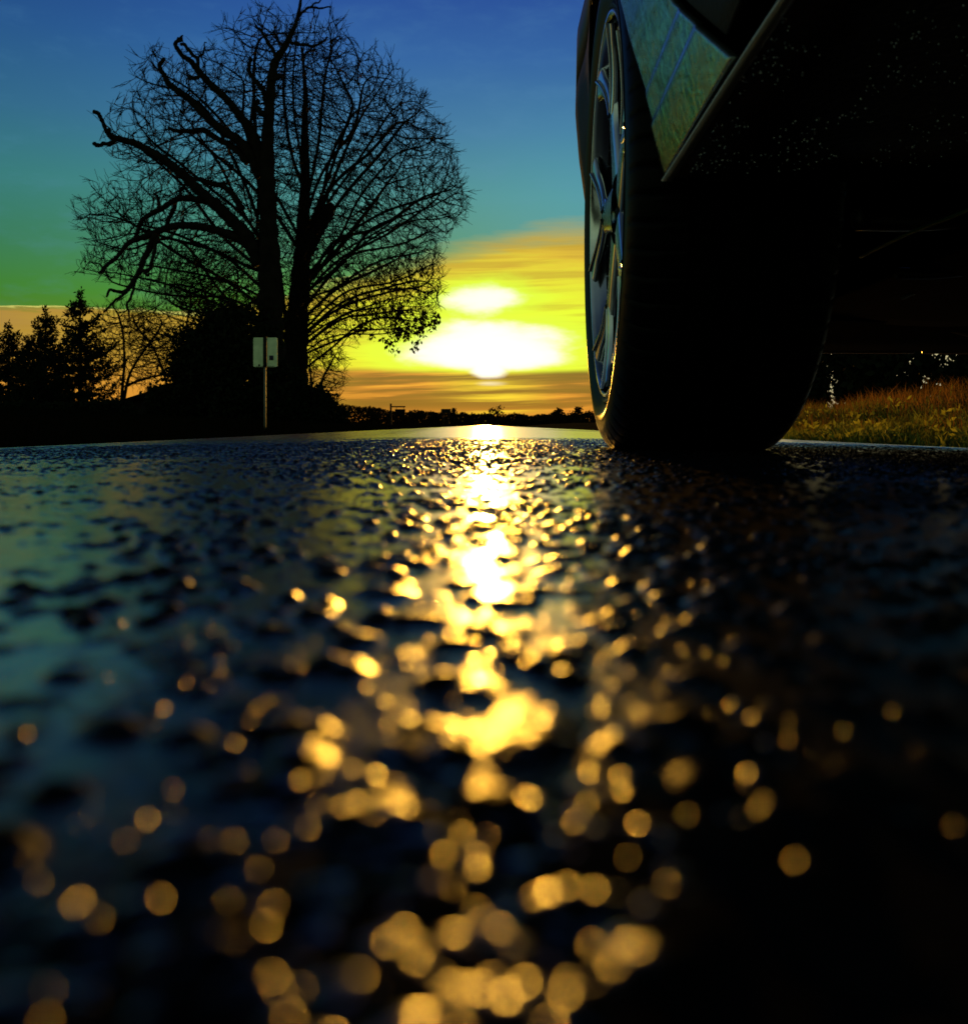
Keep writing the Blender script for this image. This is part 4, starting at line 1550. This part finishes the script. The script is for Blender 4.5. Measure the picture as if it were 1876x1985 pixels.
# chin strip, its orange colour standing in for low light, with a splash deflector
mb = MB()
for s0_, s1_ in ((-0.60, -0.02), (0.0, 0.60)):
    P = np.array([[x, 2.308 - 0.10 * abs(x / 0.6) ** 2.6 - 0.012, 0.2035 - 0.004 * ((x + 0.6) / 1.2)] for x in np.linspace(s0_, s1_, 12)])
    mb.tube(P, 0.0042, 6)
mb.build('chin_strip', mat_simple('lit_orange_lip', (0.55, 0.36, 0.17), 0.4, spec=0.5), car, smooth=True)
mb = MB()
P = np.array([[cy(0.885) + 0.00, 1.95, 0.222], [cy(0.93), 1.95, 0.220], [cy(0.985), 1.95, 0.207], [cy(1.03), 1.95, 0.206]])
mb.tube(smooth_path(P, 5), 0.005, 6)
mb.box(cy(0.985), cy(1.02), 1.95, 1.955, 0.206, 0.245)
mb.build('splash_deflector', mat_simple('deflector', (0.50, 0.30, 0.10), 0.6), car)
# floor pan, seen from below
mb = MB()
rows = []
for y in np.linspace(-2.1, 0.86, 40):
    z = float(sill_z(y)) + 0.004
    x0 = float(np.interp(y, [-1, 0.3, 0.591, 0.86], [0.191, 0.189, 0.1767, 0.1595])) + 0.004
    row = []
    for u in np.linspace(0, 1, 30):
        x = x0 + (2 * CARX - 2 * x0) * u
        rib = 0.012 * (math.sin(u * 40) > 0.6) * (0.1 < u < 0.9)
        row.append((x - CARX, y, z + 0.0 - rib + 0.02 * math.sin(u * math.pi)))
    rows.append(row)
mb.grid(np.array(rows))
mb.build('floor_pan', M_plastic, car, smooth=True, solid=0.004)
# front of the floor pan drops away as a bulkhead, then engine tray
mb = MB()
mb.grid(np.array([[(x, 0.863, 0.246) for x in np.linspace(-0.84, 0.84, 8)], [(x, 0.90, 0.40) for x in np.linspace(-0.84, 0.84, 8)], [(x, 0.92, 0.70) for x in np.linspace(-0.84, 0.84, 8)]]))
mb.build('bulkhead', M_under, car, solid=0.004)
mb = MB()
mb.grid(np.array([[(x, y, 0.235 + 0.01 * math.sin(x * 9) - 0.012 * (y - 1)) for x in np.linspace(-0.46, 0.46, 14)] for y in np.linspace(0.95, 1.82, 12)]))
mb.build('engine_tray', M_under, car, smooth=True, solid=0.004)
# front subframe, arms, brake
mb = MB()
mb.tube(smooth_path([(cy(0.42), 1.10, 0.262), (cy(0.52), 1.13, 0.268), (cy(0.66), 1.16, 0.288), (cy(0.82), 1.16, 0.296)], 6), 0.013, 10)
mb.build('control_arm', M_metal, car, smooth=True)
mb = MB()
mb.tube(smooth_path([(cy(0.47), 1.22, 0.240), (cy(0.462), 1.06, 0.2385), (cy(0.458), 0.90, 0.2335), (cy(0.46), 0.60, 0.235), (cy(0.50), -0.4, 0.24)], 6), 0.0019, 12)
mb.build('frame_rail', M_pipe, car, smooth=True)
mb = MB()
mb.tube(smooth_path([(cy(0.640), 1.50, 0.224), (cy(0.655), 1.49, 0.231), (cy(0.675), 1.48, 0.236), (cy(0.71), 1.46, 0.245), (cy(0.72), 1.40, 0.30)], 6), 0.0026, 6)
mb.build('brake_hose', M_flange, car, smooth=True)
mb = MB()
mb.tube(smooth_path([(cy(0.55), 1.30, 0.232), (cy(0.62), 1.32, 0.236), (cy(0.72), 1.33, 0.25), (cy(0.84), 1.34, 0.262)], 6), 0.008, 8)
mb.build('tie_rod', M_metal, car, smooth=True)
mb = MB()
lathe([(0.0, 0.06), (0.0, 0.165), (0.024, 0.165), (0.024, 0.06)], 80, mb)
bd = mb.build('brake_disc', M_alloy_dark, car)
bd.location = (cy(0.235), AX_Y, AX_Z)
mb = MB()
mb.box(0.0, 0.07, -0.06, 0.06, 0.11, 0.185, Matrix.Rotation(R(-60), 4, 'X'))
cal = mb.build('brake_caliper', M_under, car, bevel=0.01)
cal.location = (cy(0.21), AX_Y, AX_Z)
# rain drops clinging to the floor pan and sill
g = np.random.default_rng(91)
n = 1500
yd = g.uniform(0.38, 0.85, n)
xd = 0.178 + 0.26 * g.random(n) ** 1.5
zd = np.interp(yd, [0.2, 0.635, 0.92], [0.315, 0.300, 0.262]) - 0.000
keep = vnoise(xd / 0.035, yd / 0.06, 91) + 0.5 * vnoise(xd / 0.012, yd / 0.02, 92) > 0.62
xd, yd, zd = xd[keep], yd[keep], zd[keep]
mb = MB()
for x, y, z in zip(xd, yd, zd):
    r_ = g.uniform(0.0004, 0.0010)
    x0 = float(np.interp(y, [0.3, 0.591, 0.86], [0.189, 0.1767, 0.1595])) + 0.004
    u = (x - x0) / (2 * CARX - 2 * x0)
    z = float(sill_z(y)) + 0.002 + 0.02 * math.sin(max(u, 0) * math.pi) - (0.012 if (math.sin(u * 40) > 0.6 and u > 0.1) else 0)
    L = r_ * g.uniform(1.5, 3.2)
    mb.tube(np.array([[x - CARX, y, z], [x - CARX, y, z - L * 0.4], [x - CARX, y, z - L * 0.8], [x - CARX, y, z - L]]), [r_ * 0.7, r_, r_ * 0.75, r_ * 0.15], 7)
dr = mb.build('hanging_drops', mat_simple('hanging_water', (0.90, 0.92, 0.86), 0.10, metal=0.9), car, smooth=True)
dr['kind'] = 'stuff'
tag(car, 'dark car on black tyres parked at the right over the wet road', 'car')
